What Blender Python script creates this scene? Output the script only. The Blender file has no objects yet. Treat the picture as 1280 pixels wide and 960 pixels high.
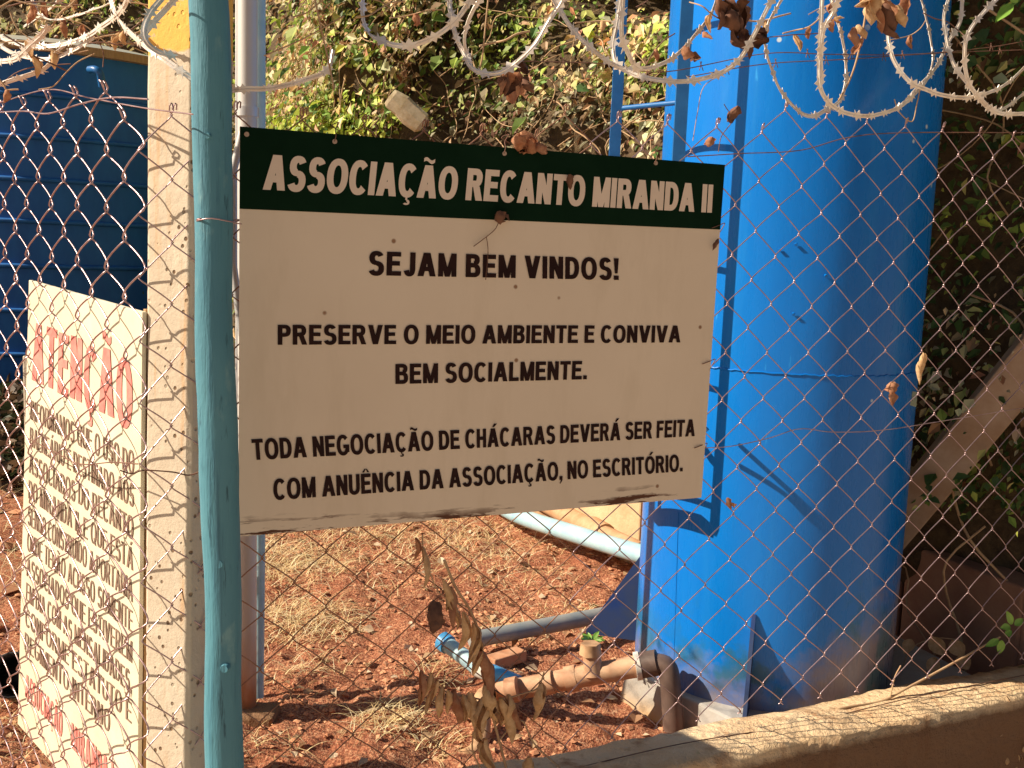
import bpy, math, random
import numpy as np
from mathutils import Vector, Matrix
random.seed(7); RS = np.random.RandomState(11)
SC = bpy.context.scene; COL = SC.collection
# ---------------------------------------------------------------- camera, world, sun, exposure
F = 1300.0; EYE = 1.25
dn = np.array([-385., 10020., F]); dn /= np.linalg.norm(dn)
fw = np.array([0, 0, 1.]) - dn[2]*dn; fw /= np.linalg.norm(fw)
rt = np.cross(dn, fw)
cam = bpy.data.cameras.new('camera'); camo = bpy.data.objects.new('camera', cam); COL.objects.link(camo)
cam.sensor_fit = 'HORIZONTAL'; cam.sensor_width = 36; cam.lens = 36*F/1280; cam.clip_start = .05; cam.clip_end = 2000
def c2w(v): v = np.array(v, float); return Vector((float(v@rt), float(v@fw), float(-(v@dn))))
mx, my, mz = c2w((1, 0, 0)), c2w((0, -1, 0)), c2w((0, 0, -1))
camo.matrix_world = Matrix(((mx.x, my.x, mz.x, 0), (mx.y, my.y, mz.y, 0), (mx.z, my.z, mz.z, EYE), (0, 0, 0, 1)))
SC.camera = camo
SUN_AZ, SUN_EL = math.radians(-171.5), math.radians(36)
W = bpy.data.worlds.new('World'); SC.world = W; W.use_nodes = True
nt = W.node_tree; bg = nt.nodes['Background']; sky = nt.nodes.new('ShaderNodeTexSky')
sky.sky_type = 'NISHITA'; sky.sun_disc = False; sky.sun_elevation = SUN_EL
sd = Vector((math.cos(SUN_AZ)*math.cos(SUN_EL), math.sin(SUN_AZ)*math.cos(SUN_EL), math.sin(SUN_EL)))
sky.sun_rotation = math.atan2(sd.x, sd.y) % (2*math.pi); sky.dust_density = 3.0; sky.air_density = 1.0; sky.ozone_density = .6
nt.links.new(sky.outputs[0], bg.inputs[0]); bg.inputs[1].default_value = .035
sun = bpy.data.lights.new('sun', 'SUN'); sun.energy = 5.0; sun.angle = math.radians(.5); sun.color = (1, .87, .68)
suno = bpy.data.objects.new('sun', sun); COL.objects.link(suno)
suno.rotation_euler = sd.to_track_quat('Z', 'Y').to_euler()
SC.view_settings.view_transform = 'Standard'; SC.view_settings.look = 'None'; SC.view_settings.exposure = .62
SC.view_settings.gamma = 1; SC.view_settings.use_curve_mapping = False
# ---------------------------------------------------------------- geometry of the view -> places in the yard
def ray(x, y):
    r = np.array([x-640, y-480, F], float); return np.array([r@rt, r@fw, -(r@dn)])
def PY(x, y, Y):
    r = ray(x, y); p = r*Y/r[1]; p[2] += EYE; return p
def GZ(x, y, z=0.):
    r = ray(x, y); p = r*(z-EYE)/r[2]; p[2] += EYE; return p
def PL(x, y, p0, d, off=0.):
    n = np.array([-d[1], d[0]]); q = np.array(p0[:2])+n*off; r = ray(x, y); t = (n@q)/(n@r[:2]); p = r*t; p[2] += EYE; return p
v = ray(3431, 406); FD = np.array([v[0], v[1], 0]); FD /= np.linalg.norm(FD); FN = np.array([-FD[1], FD[0], 0])   # main fence: direction, normal away from camera
FP = PY(298, 415, 1.776)
LD = np.array([-math.cos(math.radians(46)), math.sin(math.radians(46)), 0]); LN = np.array([LD[1], -LD[0], 0]); LN = -LN if LN[1] < 0 else LN
LP = None
def MF(x, y, off=0.): return PL(x, y, FP, FD, off)      # point on the main fence plane
LP = MF(178, 390, .014)
def LF(x, y, off=0.):
    q = LP+LN*off; n = LN[:2]; r = ray(x, y); t = (n@q[:2])/(n@r[:2]); p = r*t; p[2] += EYE; return p
# ---------------------------------------------------------------- helpers
def smooth(pts, k=6):
    pts = [np.array(p, float) for p in pts]
    if len(pts) < 3: return pts
    q = [2*pts[0]-pts[1]]+pts+[2*pts[-1]-pts[-2]]; out = []
    for i in range(1, len(q)-2):
        a, b, c, d = q[i-1], q[i], q[i+1], q[i+2]
        for j in range(k):
            t = j/k; out.append(.5*((2*b)+(-a+c)*t+(2*a-5*b+4*c-d)*t*t+(-a+3*b-3*c+d)*t**3))
    out.append(pts[-1]); return out
class MB:
    def __init__(s): s.v = []; s.f = []; s.mi = []
    def add(s, vs, fs, m=0):
        o = len(s.v); s.v += [tuple(float(c) for c in p) for p in vs]; s.f += [tuple(i+o for i in f) for f in fs]; s.mi += [m]*len(fs); return s
    def box(s, c, d, R=None, m=0):
        d = np.array(d)/2; vs = [np.array([x, y, z])*d for x in (-1, 1) for y in (-1, 1) for z in (-1, 1)]
        if R is not None: vs = [np.array(R)@p for p in vs]
        return s.add([p+np.array(c) for p in vs], [(0, 1, 3, 2), (4, 6, 7, 5), (0, 4, 5, 1), (2, 3, 7, 6), (0, 2, 6, 4), (1, 5, 7, 3)], m)
    def hexa(s, b, t, m=0):       # bottom quad, top quad
        return s.add(list(b)+list(t), [(3, 2, 1, 0), (4, 5, 6, 7), (0, 1, 5, 4), (1, 2, 6, 5), (2, 3, 7, 6), (3, 0, 4, 7)], m)
    def tube(s, pts, r, n=8, caps=True, m=0):
        pts = [np.array(p, float) for p in pts]; N = len(pts); rr = r if hasattr(r, '__len__') else [r]*N
        T = [pts[min(i+1, N-1)]-pts[max(i-1, 0)] for i in range(N)]; T = [t/(np.linalg.norm(t)+1e-12) for t in T]
        a = np.array([0, 0, 1.]) if abs(T[0][2]) < .9 else np.array([1., 0, 0]); vs = []; fs = []
        for i in range(N):
            a = a-(a@T[i])*T[i]; a /= np.linalg.norm(a)+1e-12; b = np.cross(T[i], a)
            for k in range(n):
                w = 2*math.pi*k/n; vs.append(pts[i]+rr[i]*(math.cos(w)*a+math.sin(w)*b))
        for i in range(N-1):
            for k in range(n): fs.append((i*n+k, i*n+(k+1) % n, (i+1)*n+(k+1) % n, (i+1)*n+k))
        if caps:
            o = len(vs); vs += vs[:n]+vs[(N-1)*n:N*n]; fs += [tuple(o+k for k in range(n))[::-1], tuple(o+n+k for k in range(n))]
        return s.add(vs, fs, m)
    def ribbon(s, pts, nrm, w, t, m=0):
        pts = [np.array(p, float) for p in pts]; N = len(pts); vs = []; fs = []
        for i in range(N):
            T = pts[min(i+1, N-1)]-pts[max(i-1, 0)]; T /= np.linalg.norm(T)+1e-12; n = np.array(nrm[i]); n = n-(n@T)*T; n /= np.linalg.norm(n)+1e-12
            b = np.cross(T, n)*w/2; n = n*t/2; vs += [pts[i]-b-n, pts[i]+b-n, pts[i]+b+n, pts[i]-b+n]
        for i in range(N-1):
            for k in range(4): fs.append((i*4+k, i*4+(k+1) % 4, i*4+4+(k+1) % 4, i*4+4+k))
        return s.add(vs, fs, m)
    def build(s, name, mats, parent=None, smooth=True, bevel=0):
        me = bpy.data.meshes.new(name); me.from_pydata(s.v, [], s.f)
        mats = mats if isinstance(mats, (list, tuple)) else [mats]
        for m in mats: me.materials.append(m)
        if len(mats) > 1: me.polygons.foreach_set('material_index', s.mi)
        me.polygons.foreach_set('use_smooth', [smooth]*len(me.polygons)); me.update()
        o = bpy.data.objects.new(name, me); COL.objects.link(o)
        if parent: par(o, parent)
        if bevel:
            b = o.modifiers.new('b', 'BEVEL'); b.width = bevel; b.segments = 2; b.limit_method = 'ANGLE'
        return o
def par(o, p):
    o.parent = p; o.matrix_parent_inverse = Matrix.Identity(4)
    w = Vector((0, 0, 0)); q = p
    while q: w += q.location; q = q.parent
    o.location = o.location-w if o.type == 'MESH' else o.location
def tag(o, label=None, cat=None, group=None, kind=None):
    for k, x in (('label', label), ('category', cat), ('group', group), ('kind', kind)):
        if x: o[k] = x
    return o
def thing(name, loc, label, cat, group=None):
    o = bpy.data.objects.new(name, None); o.location = [float(c) for c in loc]; o.empty_display_size = .1; COL.objects.link(o)
    return tag(o, label, cat, group)
# ---------------------------------------------------------------- materials
class NT:
    def __init__(s, name):
        s.m = bpy.data.materials.new(name); s.m.use_nodes = True; s.t = s.m.node_tree; s.b = s.t.nodes['Principled BSDF']
        s.out = s.t.nodes['Material Output']; s.co = s.n('ShaderNodeTexCoord').outputs['Object']
    def n(s, ty, **k):
        x = s.t.nodes.new(ty)
        for a, b in k.items(): setattr(x, a, b)
        return x
    def l(s, a, b): s.t.links.new(a, b)
    def val(s, sock, x):
        if hasattr(x, 'links'): s.l(x, sock)
        else: sock.default_value = x
    def noise(s, scale, detail=4, rough=.6, stretch=None, dist=0):
        t = s.n('ShaderNodeTexNoise'); t.inputs['Scale'].default_value = scale; t.inputs['Detail'].default_value = detail
        t.inputs['Roughness'].default_value = rough; t.inputs['Distortion'].default_value = dist
        v = s.co
        if stretch:
            mp = s.n('ShaderNodeMapping'); mp.inputs['Scale'].default_value = stretch; s.l(v, mp.inputs[0]); v = mp.outputs[0]
        s.l(v, t.inputs['Vector']); return t.outputs['Fac']
    def vor(s, scale, stretch=None):
        t = s.n('ShaderNodeTexVoronoi'); t.inputs['Scale'].default_value = scale; v = s.co
        if stretch:
            mp = s.n('ShaderNodeMapping'); mp.inputs['Scale'].default_value = stretch; s.l(v, mp.inputs[0]); v = mp.outputs[0]
        s.l(v, t.inputs['Vector']); return t.outputs['Distance']
    def step(s, x, a, b):
        t = s.n('ShaderNodeMapRange'); t.inputs[1].default_value = a; t.inputs[2].default_value = b; s.l(x, t.inputs[0]); return t.outputs[0]
    def mix(s, f, a, b):
        t = s.n('ShaderNodeMix', data_type='RGBA'); s.val(t.inputs[0], f)
        s.val(t.inputs[6], a if hasattr(a, 'links') else (*a, 1)); s.val(t.inputs[7], b if hasattr(b, 'links') else (*b, 1)); return t.outputs[2]
    def math(s, op, a, b=0):
        t = s.n('ShaderNodeMath', operation=op); s.val(t.inputs[0], a); s.val(t.inputs[1], b); return t.outputs[0]
    def sep(s):
        t = s.n('ShaderNodeSeparateXYZ'); s.l(s.co, t.inputs[0]); return t.outputs
    def fin(s, col, rough=.7, metal=0, bump=None, bs=.3, bd=.01, spec=None):
        s.val(s.b.inputs['Base Color'], col if hasattr(col, 'links') else (*col, 1)); s.val(s.b.inputs['Roughness'], rough); s.b.inputs['Metallic'].default_value = metal
        if spec is not None: s.b.inputs['Specular IOR Level'].default_value = spec
        if bump is not None:
            b = s.n('ShaderNodeBump'); b.inputs['Strength'].default_value = bs; b.inputs['Distance'].default_value = bd; s.l(bump, b.inputs['Height']); s.l(b.outputs[0], s.b.inputs['Normal'])
        return s.m
def simple(name, a, b, scale=20, rough=.7, metal=0, bs=.2, bd=.004, stretch=None, spec=None):
    k = NT(name); f = k.noise(scale, 5, .65, stretch); return k.fin(k.mix(k.step(f, .35, .65), a, b), rough, metal, f, bs, bd, spec)
M = {}
def soil_mat():
    k = NT('red_soil'); f = k.noise(3, 6, .7); g = k.noise(40, 5, .7); h = k.noise(140, 3)
    c = k.mix(k.step(f, .35, .65), (.48, .19, .10), (.62, .31, .17)); c = k.mix(k.step(g, .5, .72), c, (.72, .45, .28)); c = k.mix(k.step(h, .6, .42), c, (.26, .085, .05))
    return k.fin(c, .95, 0, k.math('ADD', g, h), .8, .012, .1)
M['soil'] = soil_mat()
M['path'] = simple('trodden_pale_earth', (.47, .38, .30), (.56, .45, .35), 3, .95, spec=.1)
M['clod'] = simple('soil_clod', (.50, .21, .11), (.66, .36, .21), 30, .95, spec=.1)
def concrete_post_mat():
    k = NT('post_concrete'); f = k.noise(6, 5, .7, (1, 1, .35)); g = k.noise(60, 5, .7); h = k.noise(12, 4, .6, (3, 3, .25))
    c = k.mix(k.step(f, .35, .7), (.70, .62, .50), (.58, .48, .37)); c = k.mix(k.step(h, .56, .72), c, (.62, .38, .20))
    p = k.vor(55); hole = k.step(p, .24, .14); gate = k.step(k.noise(9, 2), .44, .54); hole = k.math('MULTIPLY', hole, gate)
    c = k.mix(hole, c, (.16, .09, .05))
    z = k.sep()[2]; e = k.math('ADD', z, k.math('MULTIPLY', k.noise(25, 3), .03)); cap = k.math('MULTIPLY', k.step(e, 1.565, 1.57), k.step(k.noise(18, 4, .7), .30, .36))
    c = k.mix(cap, c, (.85, .48, .10)); c = k.mix(k.math('MULTIPLY', g, .25), c, (.45, .33, .22))
    hh = k.math('SUBTRACT', g, k.math('MULTIPLY', hole, 2.5))
    return k.fin(c, .9, 0, hh, .6, .004, .2)
M['post'] = concrete_post_mat()
def kerb_mat():
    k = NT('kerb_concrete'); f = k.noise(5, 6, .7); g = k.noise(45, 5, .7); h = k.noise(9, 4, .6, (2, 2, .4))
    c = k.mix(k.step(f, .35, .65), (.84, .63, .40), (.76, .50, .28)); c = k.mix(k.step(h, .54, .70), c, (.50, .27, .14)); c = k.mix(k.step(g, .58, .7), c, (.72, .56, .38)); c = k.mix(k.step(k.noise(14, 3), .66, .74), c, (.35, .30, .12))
    zz = k.math('ADD', k.sep()[2], k.math('MULTIPLY', k.noise(16, 4, .7), .035)); c = k.mix(k.math('MULTIPLY', k.step(zz, .168, .150), .9), c, (.22, .115, .065))  # face below the top darkened in colour for its shade, plus soil stain
    return k.fin(c, .95, 0, k.math('ADD', f, g), .9, .015, .1)
M['kerb'] = kerb_mat(); M['beam'] = simple('pale_beam', (.46, .33, .24), (.34, .21, .13), 7, .9, bs=.5)
def wall_mat():
    k = NT('stained_render'); f = k.noise(3, 6, .7); h = k.noise(4, 4, .6); g = k.noise(60, 4)
    c = k.mix(k.step(f, .35, .65), (.66, .50, .31), (.50, .32, .18)); c = k.mix(k.step(h, .5, .62), c, (.30, .16, .09)); return k.fin(c, .95, 0, g, .5, .006, .1)
M['wall'] = wall_mat()
def pad_mat():
    k = NT('pad_concrete'); z = k.sep()[2]; f = k.noise(7, 5, .7); g = k.noise(50, 4); e = k.math('ADD', z, k.math('MULTIPLY', f, .12))
    c = k.mix(k.step(f, .35, .65), (.46, .45, .43), (.38, .33, .28)); c = k.mix(k.step(e, .115, .05), c, (.62, .40, .20)); return k.fin(c, .9, 0, g, .5, .004, .1)
M['pad'] = pad_mat()
def blue_mat():
    k = NT('blue_enamel'); z = k.sep()[2]
    f = k.noise(3.5, 5, .6, (1, 1, .12)); g = k.noise(30, 5, .7, (1, 1, .2)); n2 = k.noise(8, 5, .7)
    c = k.mix(k.step(f, .35, .68), (.001, .15, .56), (.003, .19, .66)); c = k.mix(k.step(g, .66, .74), c, (.03, .32, .80))
    hx = k.step(k.sep()[0], .70, 1.05); zq = k.math('SUBTRACT', k.math('ADD', z, k.math('MULTIPLY', n2, -.5)), k.math('MULTIPLY', hx, .26))
    st = k.math('MULTIPLY', k.step(zq, -.02, -.22), .8)     # soil splashed on the foot of the tank
    c = k.mix(st, c, (.27, .20, .15))
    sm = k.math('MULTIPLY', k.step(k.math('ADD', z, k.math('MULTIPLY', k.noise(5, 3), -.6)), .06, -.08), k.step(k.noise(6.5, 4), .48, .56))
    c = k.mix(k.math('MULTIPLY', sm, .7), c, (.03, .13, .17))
    c = k.mix(k.math('MULTIPLY', k.step(k.noise(9, 5, .7, (1, 1, .07)), .54, .80), .38), c, (.03, .26, .64))
    c = k.mix(k.math('MULTIPLY', k.step(k.noise(16, 4, .7, (1, 1, .05)), .64, .72), .4), c, (.02, .08, .22))
    c = k.mix(k.math('MULTIPLY', k.step(k.vor(9), .07, .05), k.step(k.noise(4, 2), .5, .56)), c, (.5, .6, .7))
    return k.fin(c, k.math('ADD', k.math('MULTIPLY', g, .20), .18), 0, k.math('ADD', g, k.math('MULTIPLY', n2, 2)), .12, .004, .35)
M['blue'] = blue_mat()
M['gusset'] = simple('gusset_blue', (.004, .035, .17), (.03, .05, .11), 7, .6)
M['ladder'] = simple('ladder_blue', (.012, .12, .36), (.02, .16, .45), 30, .4)
M['dark_tank'] = simple('weathered_navy', (.008, .12, .42), (.015, .17, .52), 5, .6, stretch=(1, 1, .3))
M['galv'] = simple('galvanised_steel', (.52, .53, .55), (.68, .67, .66), 30, .45, .4, stretch=(1, 1, .2))
M['rusty'] = simple('rusty_steel', (.34, .18, .10), (.5, .38, .3), 18, .75, .1, stretch=(1, 1, .3))
def tubemat():
    k = NT('soiled_galvanised'); z = k.sep()[2]; n = k.noise(14, 4, .6, (1, 1, .3)); e = k.math('ADD', z, k.math('MULTIPLY', n, .25))
    c = k.mix(k.step(e, .36, .2), (.60, .58, .56), (.40, .19, .10)); return k.fin(c, .5, .2, n, .2, .003)
M['tube'] = tubemat(); M['lid'] = simple('weathered_lid', (.30, .36, .36), (.42, .36, .26), 3, .8)
M['bluepipe'] = simple('pale_blue_pvc', (.30, .52, .62), (.45, .62, .68), 12, .45)
M['greypipe'] = simple('grey_pvc', (.22, .25, .27), (.34, .33, .31), 12, .5)
M['tanpipe'] = simple('soiled_tan_pipe', (.44, .24, .12), (.60, .38, .22), 14, .75)
M['brownpipe'] = simple('soiled_brown_pipe', (.45, .22, .12), (.62, .40, .25), 16, .7)
M['darkpipe'] = simple('dark_pipe', (.09, .06, .05), (.16, .10, .08), 14, .6)
M['brightblue'] = simple('bright_blue_pvc', (.04, .30, .65), (.12, .42, .75), 30, .4)
M['white'] = simple('chalky_white', (.75, .72, .66), (.6, .55, .48), 30, .7)
def pole_mat():
    k = NT('teal_paint_on_wood'); f = k.noise(40, 6, .7, (1, 1, .06)); g = k.noise(5, 4, .6, (1, 1, .4)); h = k.noise(14, 5, .6, (1, 1, .5))
    c = k.mix(k.step(g, .3, .7), (.06, .21, .29), (.10, .29, .36)); c = k.mix(k.step(f, .55, .75), c, (.03, .13, .20)); c = k.mix(k.step(h, .62, .70), c, (.15, .32, .37)); c = k.mix(k.step(k.noise(60, 4, .7, (1, 1, .12)), .62, .70), c, (.02, .09, .13))
    v = k.vor(9, (1, 1, .45)); ch = k.math('MULTIPLY', k.step(v, .16, .11), k.step(k.noise(3, 2), .47, .53)); c = k.mix(ch, c, (.32, .22, .10))
    return k.fin(c, .6, 0, k.math('ADD', f, h), .7, .006)
M['pole'] = pole_mat()
def sign_mat():
    k = NT('aged_cream_paint'); f = k.noise(3, 5, .6); g = k.noise(9, 5, .7, (1, 1, .25)); z = k.sep()[2]
    c = k.mix(k.step(f, .3, .7), (.80, .675, .535), (.75, .625, .49)); c = k.mix(k.math('MULTIPLY', k.step(g, .5, .8), .5), c, (.62, .50, .36))
    sp = k.math('MULTIPLY', k.step(k.vor(14), .075, .04), k.step(k.noise(6, 2), .5, .56)); c = k.mix(sp, c, (.30, .17, .10))
    e = k.math('ADD', k.sep()[2], k.math('MULTIPLY', k.noise(5, 4, .7, (1, 1, 1)), .08)); edge = k.math('MULTIPLY', k.step(e, .80, .777), k.step(k.noise(20, 5, .7, (.3, .3, 3)), .53, .57))
    c = k.mix(edge, c, (.12, .05, .03))
    return k.fin(c, .7, 0, g, .05, .002, .15)
M['sign'] = sign_mat()
M['green'] = simple('dark_green_print', (.002, .015, .006), (.004, .021, .009), 8, .8, spec=.08)
M['cream'] = simple('cream_print', (.80, .66, .54), (.74, .60, .49), 9, .8, spec=.1)
M['ink'] = simple('maroon_black_print', (.018, .006, .006), (.03, .010, .008), 30, .7, spec=.15)
M['board'] = simple('white_painted_board', (.78, .73, .57), (.70, .62, .45), 6, .6)
M['red'] = simple('faded_red_paint', (.70, .17, .15), (.76, .30, .25), 25, .8)
M['script'] = simple('brown_black_paint', (.16, .10, .07), (.28, .18, .13), 40, .8)
M['wood'] = simple('raw_wood', (.40, .24, .11), (.52, .34, .18), 20, .8, stretch=(4, 4, .3))
M['wire'] = simple('fence_wire', (.60, .43, .45), (.40, .26, .26), 25, .32, .8)
M['meshrust'] = simple('rusting_mesh', (.26, .12, .07), (.38, .20, .13), 25, .6, .3)
M['oldwire'] = simple('rusted_wire', (.25, .12, .08), (.14, .07, .05), 25, .7, .2)
M['razor'] = simple('razor_tape', (.92, .87, .82), (.76, .64, .52), 25, .38, .3)
M['stem'] = simple('dry_stem', (.42, .25, .14), (.55, .38, .22), 25, .85)
M['brick'] = simple('broken_brick', (.55, .24, .12), (.62, .34, .2), 25, .9)
M['cob'] = simple('cream_lump', (.66, .56, .38), (.46, .36, .20), 22, .9, bs=.5)
M['brownwall'] = simple('brown_stained_render', (.36, .20, .13), (.24, .12, .08), 5, .95, bs=.6, bd=.01)
M['black'] = simple('black_plastic', (.012, .012, .016), (.03, .025, .03), 20, .6)
def leaf_mat(name, trans=.25):
    k = NT(name); a = k.n('ShaderNodeAttribute'); a.attribute_name = 'Col'; k.fin(a.outputs['Color'], .55, 0, spec=.35)
    t = k.n('ShaderNodeBsdfTranslucent'); k.l(a.outputs['Color'], t.inputs[0]); x = k.n('ShaderNodeMixShader'); x.inputs[0].default_value = trans
    k.l(k.b.outputs[0], x.inputs[1]); k.l(t.outputs[0], x.inputs[2]); k.l(x.outputs[0], k.out.inputs[0]); return k.m
M['leaf'] = leaf_mat('leaf'); M['straw'] = leaf_mat('straw', .15)
def dead_mat(name, a, b, tr):
    k = NT(name); f = k.noise(60, 5, .7); c = k.mix(k.step(f, .35, .65), a, b); k.fin(c, .85, 0, f, .6, .003, .1)
    t = k.n('ShaderNodeBsdfTranslucent'); k.l(c, t.inputs[0]); x = k.n('ShaderNodeMixShader'); x.inputs[0].default_value = tr; k.l(k.b.outputs[0], x.inputs[1]); k.l(t.outputs[0], x.inputs[2]); k.l(x.outputs[0], k.out.inputs[0]); return k.m
M['deadleaf'] = dead_mat('dried_leaf', (.84, .58, .33), (.62, .37, .18), .25)
M['darkleaf'] = simple('withered_brown_leaf', (.10, .045, .03), (.20, .09, .05), 40, .85)
M['rustleaf'] = dead_mat('rust_brown_leaf', (.42, .17, .09), (.58, .32, .19), .3)
M['greenleaf'] = simple('fresh_green_leaf', (.16, .32, .04), (.24, .42, .07), 20, .5)
# ---------------------------------------------------------------- noise for terrain
def vnoise(x, y, sc, seed=0):
    x = np.asarray(x)*sc; y = np.asarray(y)*sc; xi = np.floor(x).astype(int); yi = np.floor(y).astype(int); fx = x-xi; fy = y-yi
    fx = fx*fx*(3-2*fx); fy = fy*fy*(3-2*fy)
    def h(a, b):
        n = (a*374761393+b*668265263+seed*974634777) & 0xffffffff; n = ((n ^ (n >> 13))*1274126177) & 0xffffffff; return ((n ^ (n >> 16)) & 0xffff)/65535.
    return (h(xi, yi)*(1-fx)+h(xi+1, yi)*fx)*(1-fy)+(h(xi, yi+1)*(1-fx)+h(xi+1, yi+1)*fx)*fy-.5
def grid(name, X, Y, Z, mat, keep=None, kind=None):
    n, m = X.shape; vs = np.stack([X, Y, Z], -1).reshape(-1, 3); i = np.arange(n*m).reshape(n, m)
    f = np.stack([i[:-1, :-1], i[1:, :-1], i[1:, 1:], i[:-1, 1:]], -1).reshape(-1, 4)
    if keep is not None: kk = keep.reshape(-1); f = f[kk[f].all(1)]
    me = bpy.data.meshes.new(name); me.from_pydata(vs.tolist(), [], f.tolist()); me.materials.append(mat); me.polygons.foreach_set('use_smooth', [True]*len(me.polygons)); me.update()
    o = bpy.data.objects.new(name, me); COL.objects.link(o)
    if kind: o['kind'] = kind
    return o
# ================================================================ SETTING
X, Y = np.meshgrid(np.linspace(-600, 600, 61), np.linspace(-600, 600, 61), indexing='ij')
grid('ground', X, Y, X*0-.27, M['path'], kind='structure')
def behind(X, Y, off=0.): return (X-FP[0])*FN[0]+(Y-FP[1])*FN[1] > off
PE1, PE2 = GZ(770, 862, 0)[:2], GZ(880, 925, 0)[:2]
def hsoil(X, Y):
    d_ = PE2-PE1; L2 = d_@d_; t = np.clip(((X-PE1[0])*d_[0]+(Y-PE1[1])*d_[1])/L2, -.3, 1.3); dd = (X-PE1[0]-t*d_[0])**2+(Y-PE1[1]-t*d_[1])**2
    return hs0(X, Y)+.025*np.exp(-dd/.012)
def hs0(X, Y):
    z = .035*vnoise(X, Y, 2.2, 1)+.030*vnoise(X, Y, 7, 2)+.020*vnoise(X, Y, 19, 3)+.012*vnoise(X, Y, 45, 4)+.006*vnoise(X, Y, 90, 9)
    return z
nearx = np.arange(-1.7, 1.8, .0125); neary = np.arange(1.75, 5.3, .0125)
X, Y = np.meshgrid(nearx, neary, indexing='ij')
keepn = behind(X, Y, .0) | (X < -.62)
grid('yard_soil', X, Y, hsoil(X, Y), M['soil'], keepn, 'structure')
xs = np.concatenate([np.arange(-11, -1.7, .08), [-1.7]]); X, Y = np.meshgrid(xs, np.arange(.5, 13.5, .08), indexing='ij')
grid('yard_soil_left', X, Y, hsoil(X, Y)-.004, M['soil'], None, 'structure')
X, Y = np.meshgrid(np.arange(-1.72, 5, .1), np.arange(5.25, 13, .1), indexing='ij')
grid('yard_soil_back', X, Y, hsoil(X, Y)-.006, M['soil'], None, 'structure')
# bank of earth behind the yard
FOOT = [(-12, 13.2), (-7.5, 13.0), (-4.2, 12.4), (-3.3, 10.0), (-2.5, 7.4), (-1.9, 6.0), (-1.1, 5.45), (-.3, 5.2), (.35, 4.75), (.82, 4.12), (1.2, 3.52), (1.42, 3.12), (1.75, 2.98), (2.4, 2.85), (4.5, 2.8)]
fp = np.array(smooth([(a, b, 0) for a, b in FOOT], 12))[:, :2]
seg = np.linalg.norm(np.diff(fp, axis=0), axis=1); S = np.concatenate([[0], np.cumsum(seg)])
S_R = S[np.argmin(abs(fp[:, 0]-.85))]; S_E = S[np.argmin(abs(fp[:, 0]-2.3))]
def bank(s, h, lift=0.):
    x = np.interp(s, S, fp[:, 0]); y = np.interp(s, S, fp[:, 1]); e = .05
    tx = np.interp(s+e, S, fp[:, 0])-np.interp(s-e, S, fp[:, 0]); ty = np.interp(s+e, S, fp[:, 1])-np.interp(s-e, S, fp[:, 1]); L = np.sqrt(tx*tx+ty*ty)+1e-9
    nx, ny = -ty/L, tx/L
    hole = .95*np.exp(-((s-HS)/.38)**2-((h-2.78)/.24)**2)
    st = np.clip((s-S_R)/.5, 0, 1)
    o = h*(.42-.47*st)+(.45-.33*st)*vnoise(s, h, 1.1, 21)+.25*vnoise(s, h, 3., 22)+.1*vnoise(s, h, 8, 23)+hole-lift
    return x+nx*o, y+ny*o, h+.12*vnoise(s, h, 2.5, 24), nx, ny
i0 = np.argmin(np.abs(fp[:, 0]/fp[:, 1]-(0/5.2))); HS = S[i0]+.16
ss, hh = np.meshgrid(np.arange(0, S[-1], .07), np.arange(-.1, 5.6, .07), indexing='ij')
bx, by, bz, _, _ = bank(ss, hh)
M['litter'] = simple('leaf_litter', (.06, .035, .018), (.13, .085, .04), 20, .95, bs=.8, bd=.03)
grid('earth_bank', bx, by, bz, M['litter'], None, 'structure')
def leaves(name, P, N, size, colr, mat, label=None, kind='stuff', droop=.7, aspect=.85, parent=None, fold=.16):
    n = len(P); N = N/(np.linalg.norm(N, axis=1, keepdims=True)+1e-9)
    t = RS.normal(0, 1, (n, 3)); t[:, 2] -= droop*2; t -= (t*N).sum(1, keepdims=True)*N; t /= np.linalg.norm(t, axis=1, keepdims=True)+1e-9
    b = np.cross(t, N)
    tpl = np.array([[0, 0, 0], [-.5*aspect, .38, fold], [-.28*aspect, .74, fold*.7], [0, 1, -.05], [.28*aspect, .74, fold*.7], [.5*aspect, .38, fold], [0, .5, 0]])
    b = b*RS.uniform(.45, 1.05, (n, 1))
    V = P[:, None]+size[:, None, None]*(tpl[None, :, 0, None]*b[:, None]+tpl[None, :, 1, None]*t[:, None]+tpl[None, :, 2, None]*N[:, None])
    fc = np.array([[0, 1, 6], [1, 2, 6], [2, 3, 6], [3, 4, 6], [4, 5, 6], [5, 0, 6]]); Fc = (fc[None]+(np.arange(n)*7)[:, None, None]).reshape(-1, 3)
    me = bpy.data.meshes.new(name); me.from_pydata(V.reshape(-1, 3).tolist(), [], Fc.tolist()); me.materials.append(mat)
    at = me.color_attributes.new('Col', 'FLOAT_COLOR', 'POINT'); c = np.ones((n, 7, 4)); c[:, :, :3] = colr[:, None]; at.data.foreach_set('color', c.reshape(-1)); me.update()
    o = bpy.data.objects.new(name, me); COL.objects.link(o)
    if kind: o['kind'] = kind
    if label: tag(o, *label)
    if parent: par(o, parent)
    return o
PAL = np.array([[.34, .40, .07], [.17, .26, .05], [.07, .13, .035], [.44, .46, .15], [.58, .44, .24], [.34, .17, .09], [.50, .48, .30]])
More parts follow.
